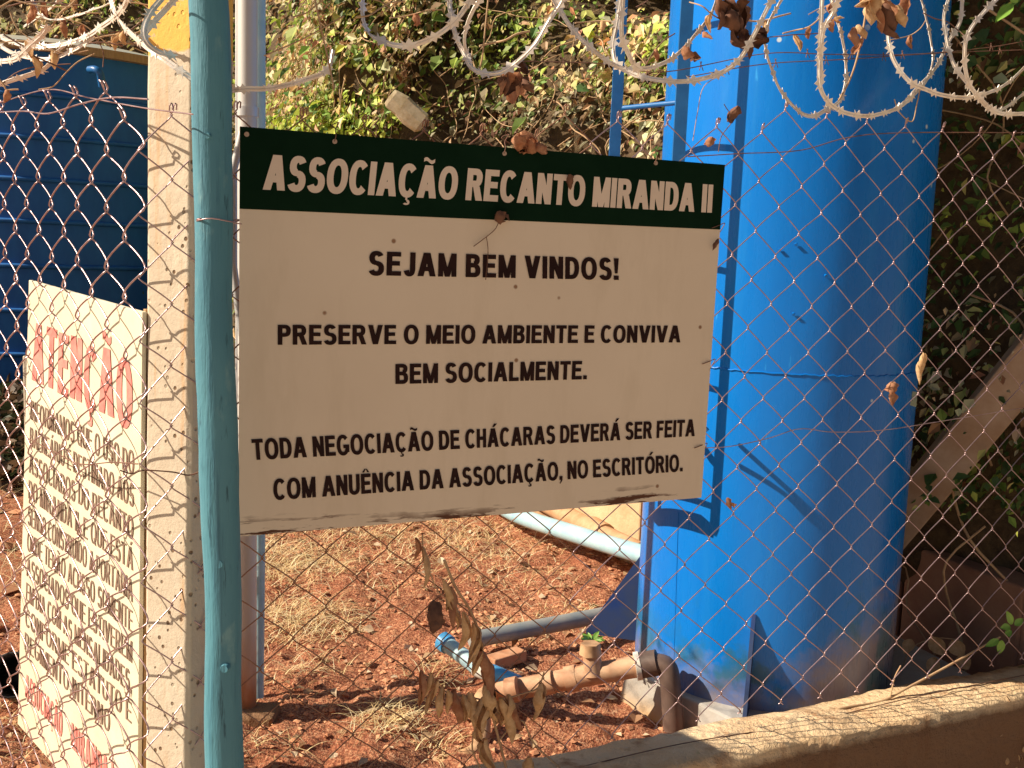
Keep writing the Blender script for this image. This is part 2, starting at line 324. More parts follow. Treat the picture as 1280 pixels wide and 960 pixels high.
def bank_leaves(name, s0, s1, h0, h1, n, smin, smax, weights, liftmax, label):
    s = RS.uniform(s0, s1, n); h = RS.uniform(h0, h1, n)
    cl = vnoise(s, h, 4.5, 31)+.6*vnoise(s, h, 11, 32); keep = cl+RS.uniform(-.25, .25, n) > -.16
    x0, y0, z0, nx, ny = bank(s, h); keep &= ~(np.exp(-((s-HS)/.36)**2-((h-2.80)/.22)**2)+RS.uniform(-.2, .2, n) > .42)
    s, h = s[keep], h[keep]; n = len(s); lift = RS.uniform(0, 1, n)**1.5*liftmax*(.5+1.5*np.clip(vnoise(s, h, 6, 33)+.5, 0, 1))
    x, y, z, nx, ny = bank(s, h, lift); P = np.stack([x, y, z], 1)
    N = np.stack([-nx*.4-.6, -ny*.4-.25, nx*0+.65], 1)+RS.normal(0, .5, (n, 3)); size = smin+(smax-smin)*RS.uniform(0, 1, n)**2
    w = np.array(weights, float); w /= w.sum(); kind = vnoise(s, h, 2.2, 34)+.5+RS.normal(0, .22, n)
    cum = np.cumsum(w); idx = np.clip(np.searchsorted(cum, np.clip((kind-.05)/.9, 0, .999)), 0, 6)
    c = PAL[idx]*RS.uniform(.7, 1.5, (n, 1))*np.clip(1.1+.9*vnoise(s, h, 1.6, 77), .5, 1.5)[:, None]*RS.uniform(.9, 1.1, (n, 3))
    return leaves(name, P, N, size, c, M['leaf'], label)
def sat(px, py_): # arc position of the foot whose bearing matches a picture column
    r = ray(px, py_); q = r[0]/r[1]; return float(S[np.argmin(np.abs(fp[:, 0]/fp[:, 1]-q)+ (fp[:, 1] < 0)*9)])
sA, sB, sC = sat(230, 100), sat(860, 100), sat(1150, 300)
bank_leaves('ivy_ground_cover', sA-.5, sB+.3, 1.9, 4.2, 60000, .02, .08, [3, 3, 1.5, 3, 2.2, 1.2, 1.5], .22, ('yellow green ivy and creeper leaves tangled over the bank behind the sign', 'ivy'))
bank_leaves('ivy_ground_cover', sA-.5, sB+.3, .1, 1.9, 7000, .03, .08, [3, 3, 2, 2, 3, 2, 1.5], .2, ('ivy leaves on the foot of the bank hidden behind the sign', 'ivy'))
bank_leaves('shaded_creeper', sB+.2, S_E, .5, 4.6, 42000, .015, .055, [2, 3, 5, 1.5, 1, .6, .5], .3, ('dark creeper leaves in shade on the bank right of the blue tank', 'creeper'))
bank_leaves('distant_scrub', 3.0, sA-.3, 1.2, 5.5, 14000, .05, .14, [2, 2, 2, 3, 4, 1.5, 2.5], .4, ('brown and green scrub on the bank beyond the dark tank', 'scrub'))
bank_leaves('dry_leaves_on_bank', sA-.2, sB+.3, 1.9, 3.0, 5000, .03, .10, [.5, .3, .1, 1, 4, 2.5, 2], .30, ('tan and rust dry leaves caught in the creeper above the welcome sign', 'dry leaves'))
bank_leaves('large_creeper_leaves', sA-.3, sB+.3, 1.9, 4.0, 1600, .07, .13, [3, 3, 2, 3, .6, .3, .4], .34, ('broad yellow green creeper leaves standing proud of the ivy', 'leaves'))
# dry creeper stems tangled on the bank
def bank_stems(name, s0, s1, h0, h1, n, label):
    mb = MB()
    for i in range(n):
        s, h = random.uniform(s0, s1), random.uniform(h0, h1); a = random.uniform(-2.6, -.4); pts = []; r = random.uniform(.0015, .0045); lf = random.uniform(.08, .3)
        for j in range(6):
            x, y, z, _, _ = bank(np.array([s]), np.array([h]), lf+random.uniform(-.04, .04)); pts.append((x[0], y[0], z[0])); a += random.uniform(-.6, .6); s += .09*math.cos(a); h += .11*math.sin(a)
        mb.tube(smooth(pts, 3), r, 4, False)
    o = mb.build(name, M['stem']); tag(o, *label, kind='stuff')
bank_stems('creeper_stems', sA-.3, sB+.2, 1.9, 3.6, 420, ('thin dry creeper stems crossing the ivy above the sign', 'stems'))
bank_stems('creeper_stems', sB+.2, S_E, .3, 3.8, 130, ('thin dry stems hanging in the dark creeper right of the blue tank', 'stems'))
# retaining wall
WL = [(-.55, 5.3), (.02, 4.80), (.53, 4.02), (.95, 3.62), (1.30, 3.29), (1.48, 2.87), (1.8, 2.75)]
rw = thing('retaining_wall', (.53, 4.02, 0), 'low soil-stained rendered wall running behind the blue tank at the foot of the bank', 'wall')
for i in range(len(WL)-1):
    a, b = np.array(WL[i]), np.array(WL[i+1]); d = (b-a)/np.linalg.norm(b-a); n = np.array([-d[1], d[0]]); n = n if n[1] > 0 or n[0] > 0 else -n
    g = .003; q = [a+d*g, b-d*g, b-d*g+n*.12, a+d*g+n*.12]
    MB().hexa([(*p, -.1) for p in q], [(*p, .35) for p in q]).build('wall_panel', M['wall'] if i < 2 else M['brownwall'], rw, False, .008)
# kerb under the fence
def kl(u, off, z): p = FP+FD*u+FN*off; return (p[0], p[1], z)
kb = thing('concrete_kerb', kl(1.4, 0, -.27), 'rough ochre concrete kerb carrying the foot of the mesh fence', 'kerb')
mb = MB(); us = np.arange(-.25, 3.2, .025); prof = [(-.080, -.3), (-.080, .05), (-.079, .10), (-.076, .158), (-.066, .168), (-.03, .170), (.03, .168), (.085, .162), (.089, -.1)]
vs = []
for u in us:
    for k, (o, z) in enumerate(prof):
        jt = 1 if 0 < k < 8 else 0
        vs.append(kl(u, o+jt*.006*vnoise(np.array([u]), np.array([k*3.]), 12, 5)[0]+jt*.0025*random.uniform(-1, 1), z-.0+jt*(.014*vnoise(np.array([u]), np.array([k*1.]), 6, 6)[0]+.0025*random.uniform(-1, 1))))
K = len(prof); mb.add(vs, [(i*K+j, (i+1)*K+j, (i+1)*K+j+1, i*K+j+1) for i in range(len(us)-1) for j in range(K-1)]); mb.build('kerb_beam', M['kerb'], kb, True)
# ================================================================ BLUE STEEL TANK
a1, a2 = ray(803, 640), ray(1133, 640); A1, A2 = math.atan2(a1[0], a1[1]), math.atan2(a2[0], a2[1]); R = .36; D = R/math.sin((A2-A1)/2); m_ = (A1+A2)/2
TC = np.array([math.sin(m_), math.cos(m_)])*D; TZ = .10
def hit(x, y, rr=0.):
    r = ray(x, y); a = r[:2]@r[:2]; b = -2*r[:2]@TC; c = TC@TC-(R+rr)**2; t = (-b-math.sqrt(max(b*b-4*a*c, 0)))/2/a; p = r*t; p[2] += EYE; return p
tk = thing('water_tower', (TC[0], TC[1], TZ), 'tall bright blue steel cylinder tank with ladder standing on a concrete plinth', 'water tank')
mb = MB(); NS = 96; rings = [(-.0, 0), (0, .01), (0, .02)]+[(0, z) for z in np.arange(.1, 4.3, .12)]
vs = []; 
for (dr, z) in rings:
    for k in range(NS):
        w = 2*math.pi*k/NS; rr = R+.0016*vnoise(np.array([w*4]), np.array([z*1.5]), 1, 8)[0]; vs.append((TC[0]+rr*math.cos(w), TC[1]+rr*math.sin(w), TZ+z))
mb.add(vs, [(i*NS+k, i*NS+(k+1) % NS, (i+1)*NS+(k+1) % NS, (i+1)*NS+k) for i in range(len(rings)-1) for k in range(NS)]); mb.add([vs[(len(rings)-1)*NS+k] for k in range(NS)], [tuple(range(NS))])
mb.build('tank_shell', M['blue'], tk)
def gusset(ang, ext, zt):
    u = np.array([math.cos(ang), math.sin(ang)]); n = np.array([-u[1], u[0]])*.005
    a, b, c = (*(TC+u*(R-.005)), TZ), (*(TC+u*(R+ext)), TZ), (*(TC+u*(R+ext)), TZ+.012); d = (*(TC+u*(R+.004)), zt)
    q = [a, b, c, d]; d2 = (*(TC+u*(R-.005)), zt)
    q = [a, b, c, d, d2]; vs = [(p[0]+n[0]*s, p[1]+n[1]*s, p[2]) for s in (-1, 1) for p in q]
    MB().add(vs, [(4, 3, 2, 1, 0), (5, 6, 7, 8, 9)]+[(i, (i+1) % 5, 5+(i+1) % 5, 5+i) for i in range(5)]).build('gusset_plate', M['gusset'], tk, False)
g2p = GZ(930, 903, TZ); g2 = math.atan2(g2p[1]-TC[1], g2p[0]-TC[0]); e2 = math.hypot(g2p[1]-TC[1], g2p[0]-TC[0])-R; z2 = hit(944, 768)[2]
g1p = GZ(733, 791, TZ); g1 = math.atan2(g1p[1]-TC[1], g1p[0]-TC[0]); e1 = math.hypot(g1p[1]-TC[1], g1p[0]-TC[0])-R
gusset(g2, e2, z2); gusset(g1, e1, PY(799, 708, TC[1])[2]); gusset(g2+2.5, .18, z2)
mb = MB(); mb.tube([hit(848+ (y-640)*-.03, y, .0005) for y in range(640, 860, 20)], .0012, 5); mb.build('vertical_weld', M['blue'], tk)
mb = MB(); wz = hit(960, 466)[2]
mb.tube([(TC[0]+(R+.0005)*math.cos(w), TC[1]+(R+.0005)*math.sin(w), wz+.0016*math.sin(w*97)+.001*math.sin(w*41)) for w in np.linspace(-math.pi, math.pi, 200)], .0024, 5, False); mb.build('ring_weld', M['blue'], tk)
for (x, y) in ((995, 305), (975, 312), (992, 392), (1032, 344)):
    p = hit(x, y, .002); MB().tube([p, p+np.array([*(p[:2]-TC)/R*.006, -.002])], .004, 6).build('bolt', M['blue'], tk)
# ladder
ua = np.array([math.cos(SUN_AZ), math.sin(SUN_AZ)]); Sp = hit(923, 190); rr_ = ray(852, 127); t_, k_ = np.linalg.solve(np.array([[ua[0], -rr_[0]], [ua[1], -rr_[1]]]), -Sp[:2])
RR = Sp[:2]+t_*ua; rl = ray(771, 133); RLp = rl*(RR[1]*1.06/rl[1])
RL = RLp[:2]; zb = PY(852, 612, RR[1])[2]
def rail(p, w, name='rail', parent=None):
    mb = MB(); mb.box((p[0], p[1], (zb+4.2)/2), (w, .015, 4.2-zb)); return mb.build(name, M['ladder'], parent, False)
lad = rail(RR, .030, 'ladder', tk)
rz = PY(850, 127, RR[1])[2]
rail(RL, .028, 'rail', lad)
for k in range(-5, 10):
    z = rz+k*.30
    if zb < z < 4.1: MB().tube([(RL[0]+.01, RL[1]+.004, z), (RR[0], RR[1]+.008, z)], .0065, 8).build('rung', M['galv'] if False else M['ladder'], lad)
cs = np.array([*TC])
for z in (zb+.12, zb+3.0):
    for P in (RR, RL):
        v_ = cs-P; v_ /= np.linalg.norm(v_); e = cs-v_*R; MB().tube([(P[0], P[1]+.01, z+.05), (*((P+e)/2), z+.03), (*e, z-.03)], .010, 6).build('bracket', M['ladder'], lad)
MB().hexa([(RL[0], RL[1], zb-.02), (RR[0], RR[1], zb-.02), (RR[0], RR[1]+.03, zb-.02), (RL[0], RL[1]+.03, zb-.02)], [(RL[0], RL[1], zb+.012), (RR[0], RR[1], zb+.012), (RR[0], RR[1]+.03, zb+.012), (RL[0], RL[1]+.03, zb+.012)]).build('bottom_bar', M['ladder'], lad, False)
for a, b in (((925, 557), (1040, 662)), ((925, 583), (1036, 668))):  # unseen rods added behind the welcome sign to cast shadow lines on the tank
    pq = [hit(*a), hit((a[0]+b[0])/2, (a[1]+b[1])/2-(0 if a[1] == 557 else 8)), hit(*b)]; pq = [p+np.array(sd)*(.20+.18*i/2+.04) for i, p in enumerate(pq)]
    MB().tube(smooth(pq, 5), .006, 6).build('shadow_rod', M['ladder'], lad)
# concrete plinth
pa, pb = GZ(834, 860, TZ)[:2], GZ(930, 906, TZ)[:2]; du = (pb-pa)/np.linalg.norm(pb-pa); dv = np.array([-du[1], du[0]]); 
pc = pa-du*.16; Lp = 1.02; tt = ((np.array(FP[:2])+FN[:2]*.095-pc)@FN[:2])/(du@FN[:2]); p1 = pc+du*tt; q = [pc, p1, p1+FD[:2]*.80, pc+dv*1.0]
pd = MB().hexa([(*p, -.1) for p in [pc-dv*.015-du*.02, p1-dv*.015, p1+FD[:2]*.82, pc-du*.02+dv*1.0]], [(*p, TZ) for p in q]).build('concrete_plinth', M['pad'], None, False, .006)
tag(pd, 'square stained concrete plinth under the blue tank', 'plinth')
# ================================================================ DARK TANK LEFT
tc = np.array([-4.1, 9.25]); tr = 1.42; th = PY(130, 74, 8.3)[2]
dt = thing('storage_tank', (tc[0], tc[1], 0), 'wide dark navy ribbed water tank with pale lid behind the left mesh', 'water tank')
mb = MB(); NS = 72; hs = np.linspace(0, th, 60); ribs = [th*f for f in (.12, .25, .38, .51, .63, .75, .87)]
vs = [(tc[0]+(tr-.0)*math.cos(2*math.pi*k/NS), tc[1]+tr*math.sin(2*math.pi*k/NS), z) for z in hs for k in range(NS)]
mb.add(vs, [(i*NS+k, i*NS+(k+1) % NS, (i+1)*NS+(k+1) % NS, (i+1)*NS+k) for i in range(len(hs)-1) for k in range(NS)]); mb.build('tank_wall', M['dark_tank'], dt)
for z in ribs: MB().tube([(tc[0]+(tr+.012)*math.cos(w), tc[1]+(tr+.012)*math.sin(w), z) for w in np.linspace(0, 2*math.pi, 73)], .018, 6, False).build('rib', M['dark_tank'], dt)
mb = MB(); mb.tube([(tc[0], tc[1], th-.02), (tc[0], tc[1], th+.04)], tr+.07, 64); mb.build('lid_rim', M['wood'], dt, False)
mb = MB(); prof = [(tr+.05, th+.04), (tr*.7, th+.15), (tr*.3, th+.22), (.01, th+.24)]
vs = [(tc[0]+r*math.cos(2*math.pi*k/48), tc[1]+r*math.sin(2*math.pi*k/48), z) for r, z in prof for k in range(48)]
mb.add(vs, [(i*48+k, i*48+(k+1) % 48, (i+1)*48+(k+1) % 48, (i+1)*48+k) for i in range(3) for k in range(48)]); mb.build('lid', M['lid'], dt)
MB().tube(smooth([PY(112, 87, 7.9), PY(119, 87, 7.85), PY(125, 92, 7.85), PY(128, 108, 7.9)], 4), .028, 8).build('overflow_pipe', M['ladder'], dt)
# ================================================================ POSTS AND TUBES
cA = MF(237, 600, .012)[:2]; w30 = np.array([-math.cos(math.radians(26)), math.sin(math.radians(26))]); n30 = np.array([-w30[1], w30[0]]); n30 = n30 if n30[1] > 0 else -n30
lean = (MF(241, 80, .012)-MF(236, 700, .012)); lean = lean/lean[2]
cp = thing('concrete_post', (*(cA+w30*.05), -.25), 'pitted pale concrete fence post with orange painted top between the two signs', 'fence post')
def ps(z): return cA+lean[:2]*(z-.85)
wd = .105
zl = np.linspace(-.27, 1.95, 40); vs = []
for z in zl:
    for (a, b) in ((0, 0), (.008, -.006), (wd-.008, -.006), (wd, 0), (wd, .09), (0, .09)):
        p = ps(z)+w30*(a+random.uniform(-.0012, .0012))+n30*(b+.006+random.uniform(-.0008, .0008)); vs.append((*p, z))
MB().add(vs, [(i*6+k, i*6+(k+1) % 6, (i+1)*6+(k+1) % 6, (i+1)*6+k) for i in range(39) for k in range(6)]+[tuple(39*6+k for k in range(6))]).build('post_shaft', M['post'], cp, False, .002)
# painted wooden pole
wp = thing('painted_wooden_pole', (*PY(283, 1000, 1.64)[:2], -.25), 'weathered teal painted round wooden pole left of the welcome sign', 'pole')
ys = list(range(-160, 1180, 30)); path = [PY(260+(y+20)*.0222+1.6*math.sin(y/90.)+.8*math.sin(y/37.), y, 1.640+.003*math.sin(y/120.)) for y in ys]
mb = MB(); mb.tube(path, [.0292+.0012*math.sin(y/71.)+.0005*random.uniform(-1, 1)+.0000015*y for y in ys], 32); mb.build('pole_shaft', M['pole'], wp)
for (ky, kx, kr) in ((170, 252, .006), (545, 262, .008), (705, 266, .010), (836, 273, .009)):
    kp = PY(kx+8, ky, 1.64-.029); MB().tube([kp+[0, .006, 0], kp+[-.001, -.0015, 0]], [kr, kr*.7], 9).build('knot', M['pole'], wp)
mb = MB(); pb_ = PY(272, 275, 1.64)
cpts = [pb_+np.array([.0325*math.cos(w), .0325*math.sin(w), .002*math.sin(3*w)+.002*w/6]) for w in np.linspace(-math.pi*1.0, math.pi*1.3, 24)]
mb.tube(cpts+[MF(302, 280, -.004)], .0012, 5); mb.build('binding_wire', M['wire'], wp)
# galvanised tubes behind
tb = GZ(311, 887)
tu = thing('galvanised_tube_post', (tb[0], tb[1], 0), 'galvanised steel tube post stained red at its foot behind the welcome sign', 'post')
xs_ = [(y, 309+(887-y)*.0005) for y in (887, 660, 400, 140, -160)]
MB().tube([PY(x, y, tb[1]) for y, x in xs_], .0245, 20).build('tube', M['tube'], tu)
MB().tube([PY(309, 146, tb[1]), PY(309, 134, tb[1])], .029, 20).build('collar', M['galv'], tu)
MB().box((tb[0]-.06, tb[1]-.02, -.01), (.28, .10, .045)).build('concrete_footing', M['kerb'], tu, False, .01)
o = MB().tube([PY(324, y, tb[1]+.16) for y in (-160, 300, 700)]+[GZ(322, 872)], .017, 12).build('blue_conduit', M['bluepipe']); tag(o, 'slim light blue conduit standing right behind the galvanised tube', 'pipe')
o = MB().tube([PY(297, y, tb[1]+.12) for y in (-160, 300, 900)], .006, 8).build('slim_rod', M['galv']); tag(o, 'slim grey steel rod standing left of the galvanised tube', 'rod')
o = MB().tube([PY(303, 165, 2.0), PY(291, 215, 2.0), PY(291, 330, 2.0), PY(303, 420, 2.0)], .008, 8).build('steel_bracket', M['galv']); tag(o, 'bent pale steel bracket peeking from behind the left edge of the welcome sign', 'bracket')
# unseen stake added behind the warning sign to cast the long shadow across the yard
sx = tb[:2]+ua*.50+np.array([0, .0])
o = MB().box((sx[0], sx[1], .43), (.075, .085, 1.03)).build('shadow_stake', M['post'], None, False, .004); tag(o, 'unseen concrete stake added behind the warning board to throw a shadow on the soil', 'stake')
# ================================================================ LETTERING
def glyph(ch, sw, sh):
    P = []; n = 2.25
    def el(cx, cy, rx, ry, a0, a1, N=14, w1=None, w2=None):
        w1 = w1 or sw; w2 = w2 or sh; st = []
        for i in range(N+1):
            a = math.radians(a0+(a1-a0)*i/N); c, s = math.cos(a), math.sin(a)
            f = lambda v: math.copysign(abs(v)**(2/n), v)
            st.append(((cx+rx*f(c), cy+ry*f(s)), (cx+(rx-w1)*f(c), cy+(ry-w2)*f(s))))
        P.append([p for p, _ in st]+[p for _, p in st][::-1] if False else st)
    def rc(x0, y0, x1, y1): P.append([((x0, y0), (x0, y1)), ((x1, y0), (x1, y1))])
    def dg(x0, y0, x1, y1, w): P.append([((x0-w/2, y0), (x0+w/2, y0)), ((x1-w/2, y1), (x1+w/2, y1))])
    def arc0(cx, cy, rx, ry, a0, a1): el(cx, cy, rx, ry, a0, a1, 10)
    base = {'Á': 'A', 'Ã': 'A', 'Â': 'A', 'É': 'E', 'Ê': 'E', 'Ó': 'O', 'Ç': 'C', 'Í': 'I'}.get(ch, ch); W = .7; dw = sw*1.12
    if base == 'A': W = .92; dg(dw/2, 0, W/2-dw*.07, 1, dw); dg(W-dw/2, 0, W/2+dw*.07, 1, dw); rc(W*.25, .22, W*.75, .22+sh)
    elif base == 'B': W = .78; rc(0, 0, sw, 1); rc(sw, 1-sh, .45, 1); rc(sw, .5-sh/2+.02, .48, .5+sh/2+.02); rc(sw, 0, .48, sh); arc0(.43, .76-.005, .31, .245, 90, -90); arc0(.46, .295, .32, .295, 90, -90)
    elif base in 'C': W = .82; el(.43, .5, .43, .52, 42, 318, 22)
    elif base == 'G': W = .88; el(.44, .5, .44, .52, 42, 350, 24); rc(.46, .52-sh, .88, .52); rc(.88-sw, .14, .88, .52-sh)
    elif base == 'D': W = .8; rc(0, 0, sw, 1); rc(sw, 1-sh, .38, 1); rc(sw, 0, .38, sh); el(.36, .5, .44, .5, 90, -90, 16)
    elif base in 'EF':
        W = .72 if base == 'E' else .66; rc(0, 0, sw, 1); rc(sw, 1-sh, W-.02, 1); rc(sw, .52-sh/2, W-.07, .52+sh/2)
        if base == 'E': rc(sw, 0, W, sh)
    elif base == 'H': W = .76; rc(0, 0, sw, 1); rc(W-sw, 0, W, 1); rc(sw, .5-sh/2, W-sw, .5+sh/2)
    elif base == 'I': W = sw; rc(0, 0, sw, 1)
    elif base == 'J': W = .58; rc(W-sw, .3, W, 1); el(.29, .3, .29, .32, 0, -165, 12)
    elif base == 'L': W = .66; rc(0, 0, sw, 1); rc(sw, 0, W, sh)
    elif base == 'M': W = .94; rc(0, 0, sw*.95, 1); rc(W-sw*.95, 0, W, 1); dg(sw*.55, 1, W/2, .0, sw*.95); dg(W-sw*.55, 1, W/2, .0, sw*.95)
    elif base == 'N': W = .78; rc(0, 0, sw, 1); rc(W-sw, 0, W, 1); dg(sw*.55, 1, W-sw*.55, 0, sw*1.05)
    elif base in 'OQ': W = .92; el(.46, .5, .46, .52, 0, 360, 30)
    elif base == 'P': W = .73; rc(0, 0, sw, 1); rc(sw, 1-sh, .42, 1); rc(sw, .40, .42, .40+sh); arc0(.40, .70, .33, .30, 90, -90)
    elif base == 'R': W = .82; rc(0, 0, sw, 1); rc(sw, 1-sh, .45, 1); rc(sw, .42, .45, .42+sh); arc0(.43, .71, .33, .29, 90, -90); dg(W-dw/2, 0, .48, .45, dw)
    elif base == 'S': W = .76; el(.38, .725, .35, .295, 22, 270, 16); el(.38, .288, .38, .31, 90, -160, 16)
    elif base == 'T': W = .74; rc(0, 1-sh, W, 1); rc(W/2-sw/2, 0, W/2+sw/2, 1-sh)
    elif base == 'U': W = .78; rc(0, .34, sw, 1); rc(W-sw, .34, W, 1); el(W/2, .34, W/2, .36, 180, 360, 14)
    elif base == 'V': W = .88; dg(dw/2, 1, W/2-dw*.04, 0, dw); dg(W-dw/2, 1, W/2+dw*.04, 0, dw)
    elif base == '!': W = sw*1.1; P.append([((0, 1), (sw*1.1, 1)), ((sw*.25, .30), (sw*.85, .30))]); rc(.0, 0, sw*1.1, .2)
    elif base == '.': W = sw; rc(0, 0, sw, .21)
    elif base == ',': W = sw; rc(0, 0, sw, .21); P.append([((sw*.5, -.002), (sw, -.002)), ((sw*.1, -.2), (sw*.35, -.2))])
    elif base == ' ': W = .22
    if base == 'Q': dg(.58, .28, .86, -.04, sw*.8)
    if ch in 'ÁÉÓÍ': P.append([((W*.42, 1.07), (W*.42+.16, 1.07)), ((W*.42+.16, 1.25), (W*.42+.40, 1.25))])
    if ch in 'ÊÂ': P.append([((W*.5-.26, 1.07), (W*.5-.10, 1.07)), ((W*.5-.09, 1.24), (W*.5, 1.24))]); P.append([((W*.5+.26, 1.07), (W*.5+.10, 1.07)), ((W*.5+.09, 1.24), (W*.5, 1.24))])
    if ch == 'Ã': P.append([((W*.5-.26+.052*i, 1.09+.045*math.sin(i*.63+.2)), (W*.5-.26+.052*i, 1.20+.045*math.sin(i*.63+.2))) for i in range(11)])
    if ch == 'Ç': rc(.38, -.09, .47, -.0); el(.43, -.16, .16, .085, 90, -150, 8, .11, .06)
    return P, W
def text_line(name, s, TL, TR, BL, BR, nrm, mat, parent, sw=.22, sh=.165, gap=.10, space=.34, z0=.0012, jit=0., fit=True):
    """letters laid between four points of the panel (cap line left/right, base line left/right)"""
    x = 0; items = []
    for ch in s:
        if ch == ' ': x += space; continue
        P, w_ = glyph(ch, sw, sh); items.append((P, x, random.uniform(-jit, jit), random.uniform(-jit, jit))); x += w_+gap
    tot = x-gap; mb = MB(); TL, TR, BL, BR, nrm = map(np.array, (TL, TR, BL, BR, nrm)); z = z0; c = 0
    for P, x0, j1, j2 in items:
        for st in P:
            vs = []; c = (c+1) % 9; zz = z0+.00005*c
            for a, b in st:
                for p in (a, b):
                    u = (x0+p[0]+j1*p[1])/tot; t = p[1]+j2; q = (BL*(1-u)+BR*u)*(1-t)+(TL*(1-u)+TR*u)*t; vs.append(q+nrm*zz)
            mb.add(vs, [(2*i, 2*i+1, 2*i+3, 2*i+2) for i in range(len(st)-1)])
    return mb.build(name, mat, parent, False)
# ================================================================ WELCOME SIGN
FNc = -FN                                           # towards the camera
c0 = MF(298, 671)
ws = thing('welcome_sign', c0, 'cream welcome sign with dark green ASSOCIAÇÃO RECANTO MIRANDA II header on the mesh', 'sign')
cr = [MF(298.5, 671), MF(877, 622), MF(906, 206), MF(300, 158)]
bk = [p+FN*.004 for p in cr]
def patch(c, off0, off1, mat, name, bevel=0, nx=1):
    return MB().hexa([p+FN*off1 for p in (c[0], c[1], c[2], c[3])], [p+FN*off0 for p in (c[0], c[1], c[2], c[3])]).build(name, mat, ws, False, bevel)
patch(cr, 0, .004, M['sign'], 'panel', .0008)
hd = [MF(299.3, 261), MF(900, 287), MF(906, 206), MF(300, 158)]
hd = [hd[0]+FNc*0, hd[1], hd[2], hd[3]]
patch(hd, -.0009, -.0001, M['green'], 'header_band')
lines = [("ASSOCIAÇÃO RECANTO MIRANDA II", (333, 193), (891, 231), (328, 237), (889, 266), M['cream'], .0020, .29, .20, .065, .36),
         ("SEJAM BEM VINDOS!", (461, 314), (773, 323), (460, 344), (773, 350), M['ink'], .0012, .27, .19, .12, .36),
         ("PRESERVE O MEIO AMBIENTE E CONVIVA", (347, 406), (851, 407), (347, 431), (850, 428), M['ink'], .0012, .26, .185, .10, .36),
         ("BEM SOCIALMENTE.", (494, 455), (734, 451), (494, 480), (733, 474), M['ink'], .0012, .26, .185, .10, .34),
         ("TODA NEGOCIAÇÃO DE CHÁCARAS DEVERÁ SER FEITA", (314, 549), (869, 524), (316, 575), (868, 545), M['ink'], .0012, .26, .18, .09, .34),
         ("COM ANUÊNCIA DA ASSOCIAÇÃO, NO ESCRITÓRIO.", (341, 599), (853, 568), (342, 625), (853, 589), M['ink'], .0012, .26, .18, .09, .34)]
for s, tl, tr, bl, br, mt, z0, sw, sh, gp, sp in lines:
    text_line('lettering', s, MF(*tl), MF(*tr), MF(*bl), MF(*br), FNc, mt, ws, sw, sh, gp, sp, z0)
for (x, y) in ((418, 177), (630, 192), (819, 204), (308, 168)):
    p = MF(x, y); MB().tube([p+FNc*.001, p+FNc*.0035], .0042, 10).build('screw', M['rusty'], ws)
for (x, y) in ((418, 177), (630, 192), (819, 204)):
    t_ = [MF(x, y, -.0035), MF(x+2, y-8, -.005), MF(x+1, y-15, .0), MF(x+6, y-24, .012), MF(x-3, y-20, .016), MF(x+7, y-13, .010)]
    MB().tube(smooth(t_, 4), .0009, 5).build('wire_tie', M['oldwire'], ws)
for (x, y) in ((896, 285), (884, 455), (874, 560)):
    MB().tube(smooth([MF(x-6, y, -.003), MF(x+2, y-3, -.002), MF(x+10, y-6, .012), MF(x+4, y+5, .014)], 4), .0010, 5).build('wire_tie', M['oldwire'], ws)
# a dry twig caught on the sign
tw = thing('caught_twig', MF(630, 290, -.01), 'thin forked dry twig caught on the welcome sign above BEM', 'twig')
MB().tube(smooth([MF(x, y, -.006) for x, y in ((625, 270), (620, 285), (608, 296), (592, 308))], 4), .0008, 5).build('stem', M['darkleaf'], tw)
MB().tube(smooth([MF(x, y, -.006) for x, y in ((608, 296), (610, 315), (607, 350))], 4), .0008, 5).build('stem', M['darkleaf'], tw)
# ================================================================ WARNING BOARD
LNc = -LN; LO = .03
bc = [LF(22, 905, LO), LF(171, 1075, LO), LF(178, 390, LO), LF(36, 350, LO)]
wb = thing('warning_board', (bc[0]+bc[1])/2, 'white hand painted ATENÇÃO board with red and black lettering wired behind the left mesh', 'sign')
MB().hexa([p+LN*.008 for p in bc], bc).build('board_panel', M['board'], wb, False, .001)
def Bq(u, t): return (bc[0]*(1-u)+bc[1]*u)*(1-t)+(bc[3]*(1-u)+bc[2]*u)*t
def Bl(s, a, b, mat, sw, sh, jit, u0=.07, u1=.93, gap=.12, sp=.35, tilt=0.):
    text_line('lettering', s, Bq(u0, b), Bq(u1, b+tilt), Bq(u0, a), Bq(u1, a+tilt), LNc, mat, wb, sw, sh, gap, sp, .0012, jit)
Bl("ATENÇÃO", .795, .915, M['red'], .32, .14, .05, .06, .94, .14)
rows = ["INFORMAMOS QUE O USO DO", "BALNEÁRIO É DESTINADO AOS", "ASSOCIADOS DO RECANTO", "DO MIRANDA II. E QUE ESTÁ", "SENDO CONSTRUÍDO A PORTARIA", "ONDE TERÃO ACESSO SOMENTE", "ASSOCIADOS QUE ESTIVEREM", "EM DIA COM AS MENSALIDADES,", "CONFORME ESTATUTO E", "REGIMENTO INTERNO"]
ty = .755
for i, s in enumerate(rows):
    b = ty-i*.0575; Bl(s, b-.041, b, M['script'], .22, .10, .03, .055, .955 if i != 9 else .80, .13, .42)
Bl("ASSOCIAÇÃO", .085, .14, M['red'], .30, .12, .05, .07, .42); Bl("MIRANDA II", .085, .14, M['red'], .30, .12, .05, .50, .85)
bt = [LF(172.5, 1080, LO+.01), LF(179, 386, LO+.01)]
MB().hexa([bt[0], bt[0]-LD*.022+[0, 0, 0], bt[0]-LD*.022+LN*.02, bt[0]+LN*.02], [bt[1], bt[1]-LD*.010, bt[1]-LD*.010+LN*.02, bt[1]+LN*.02]).build('wooden_batten', M['wood'], wb, False, .001)
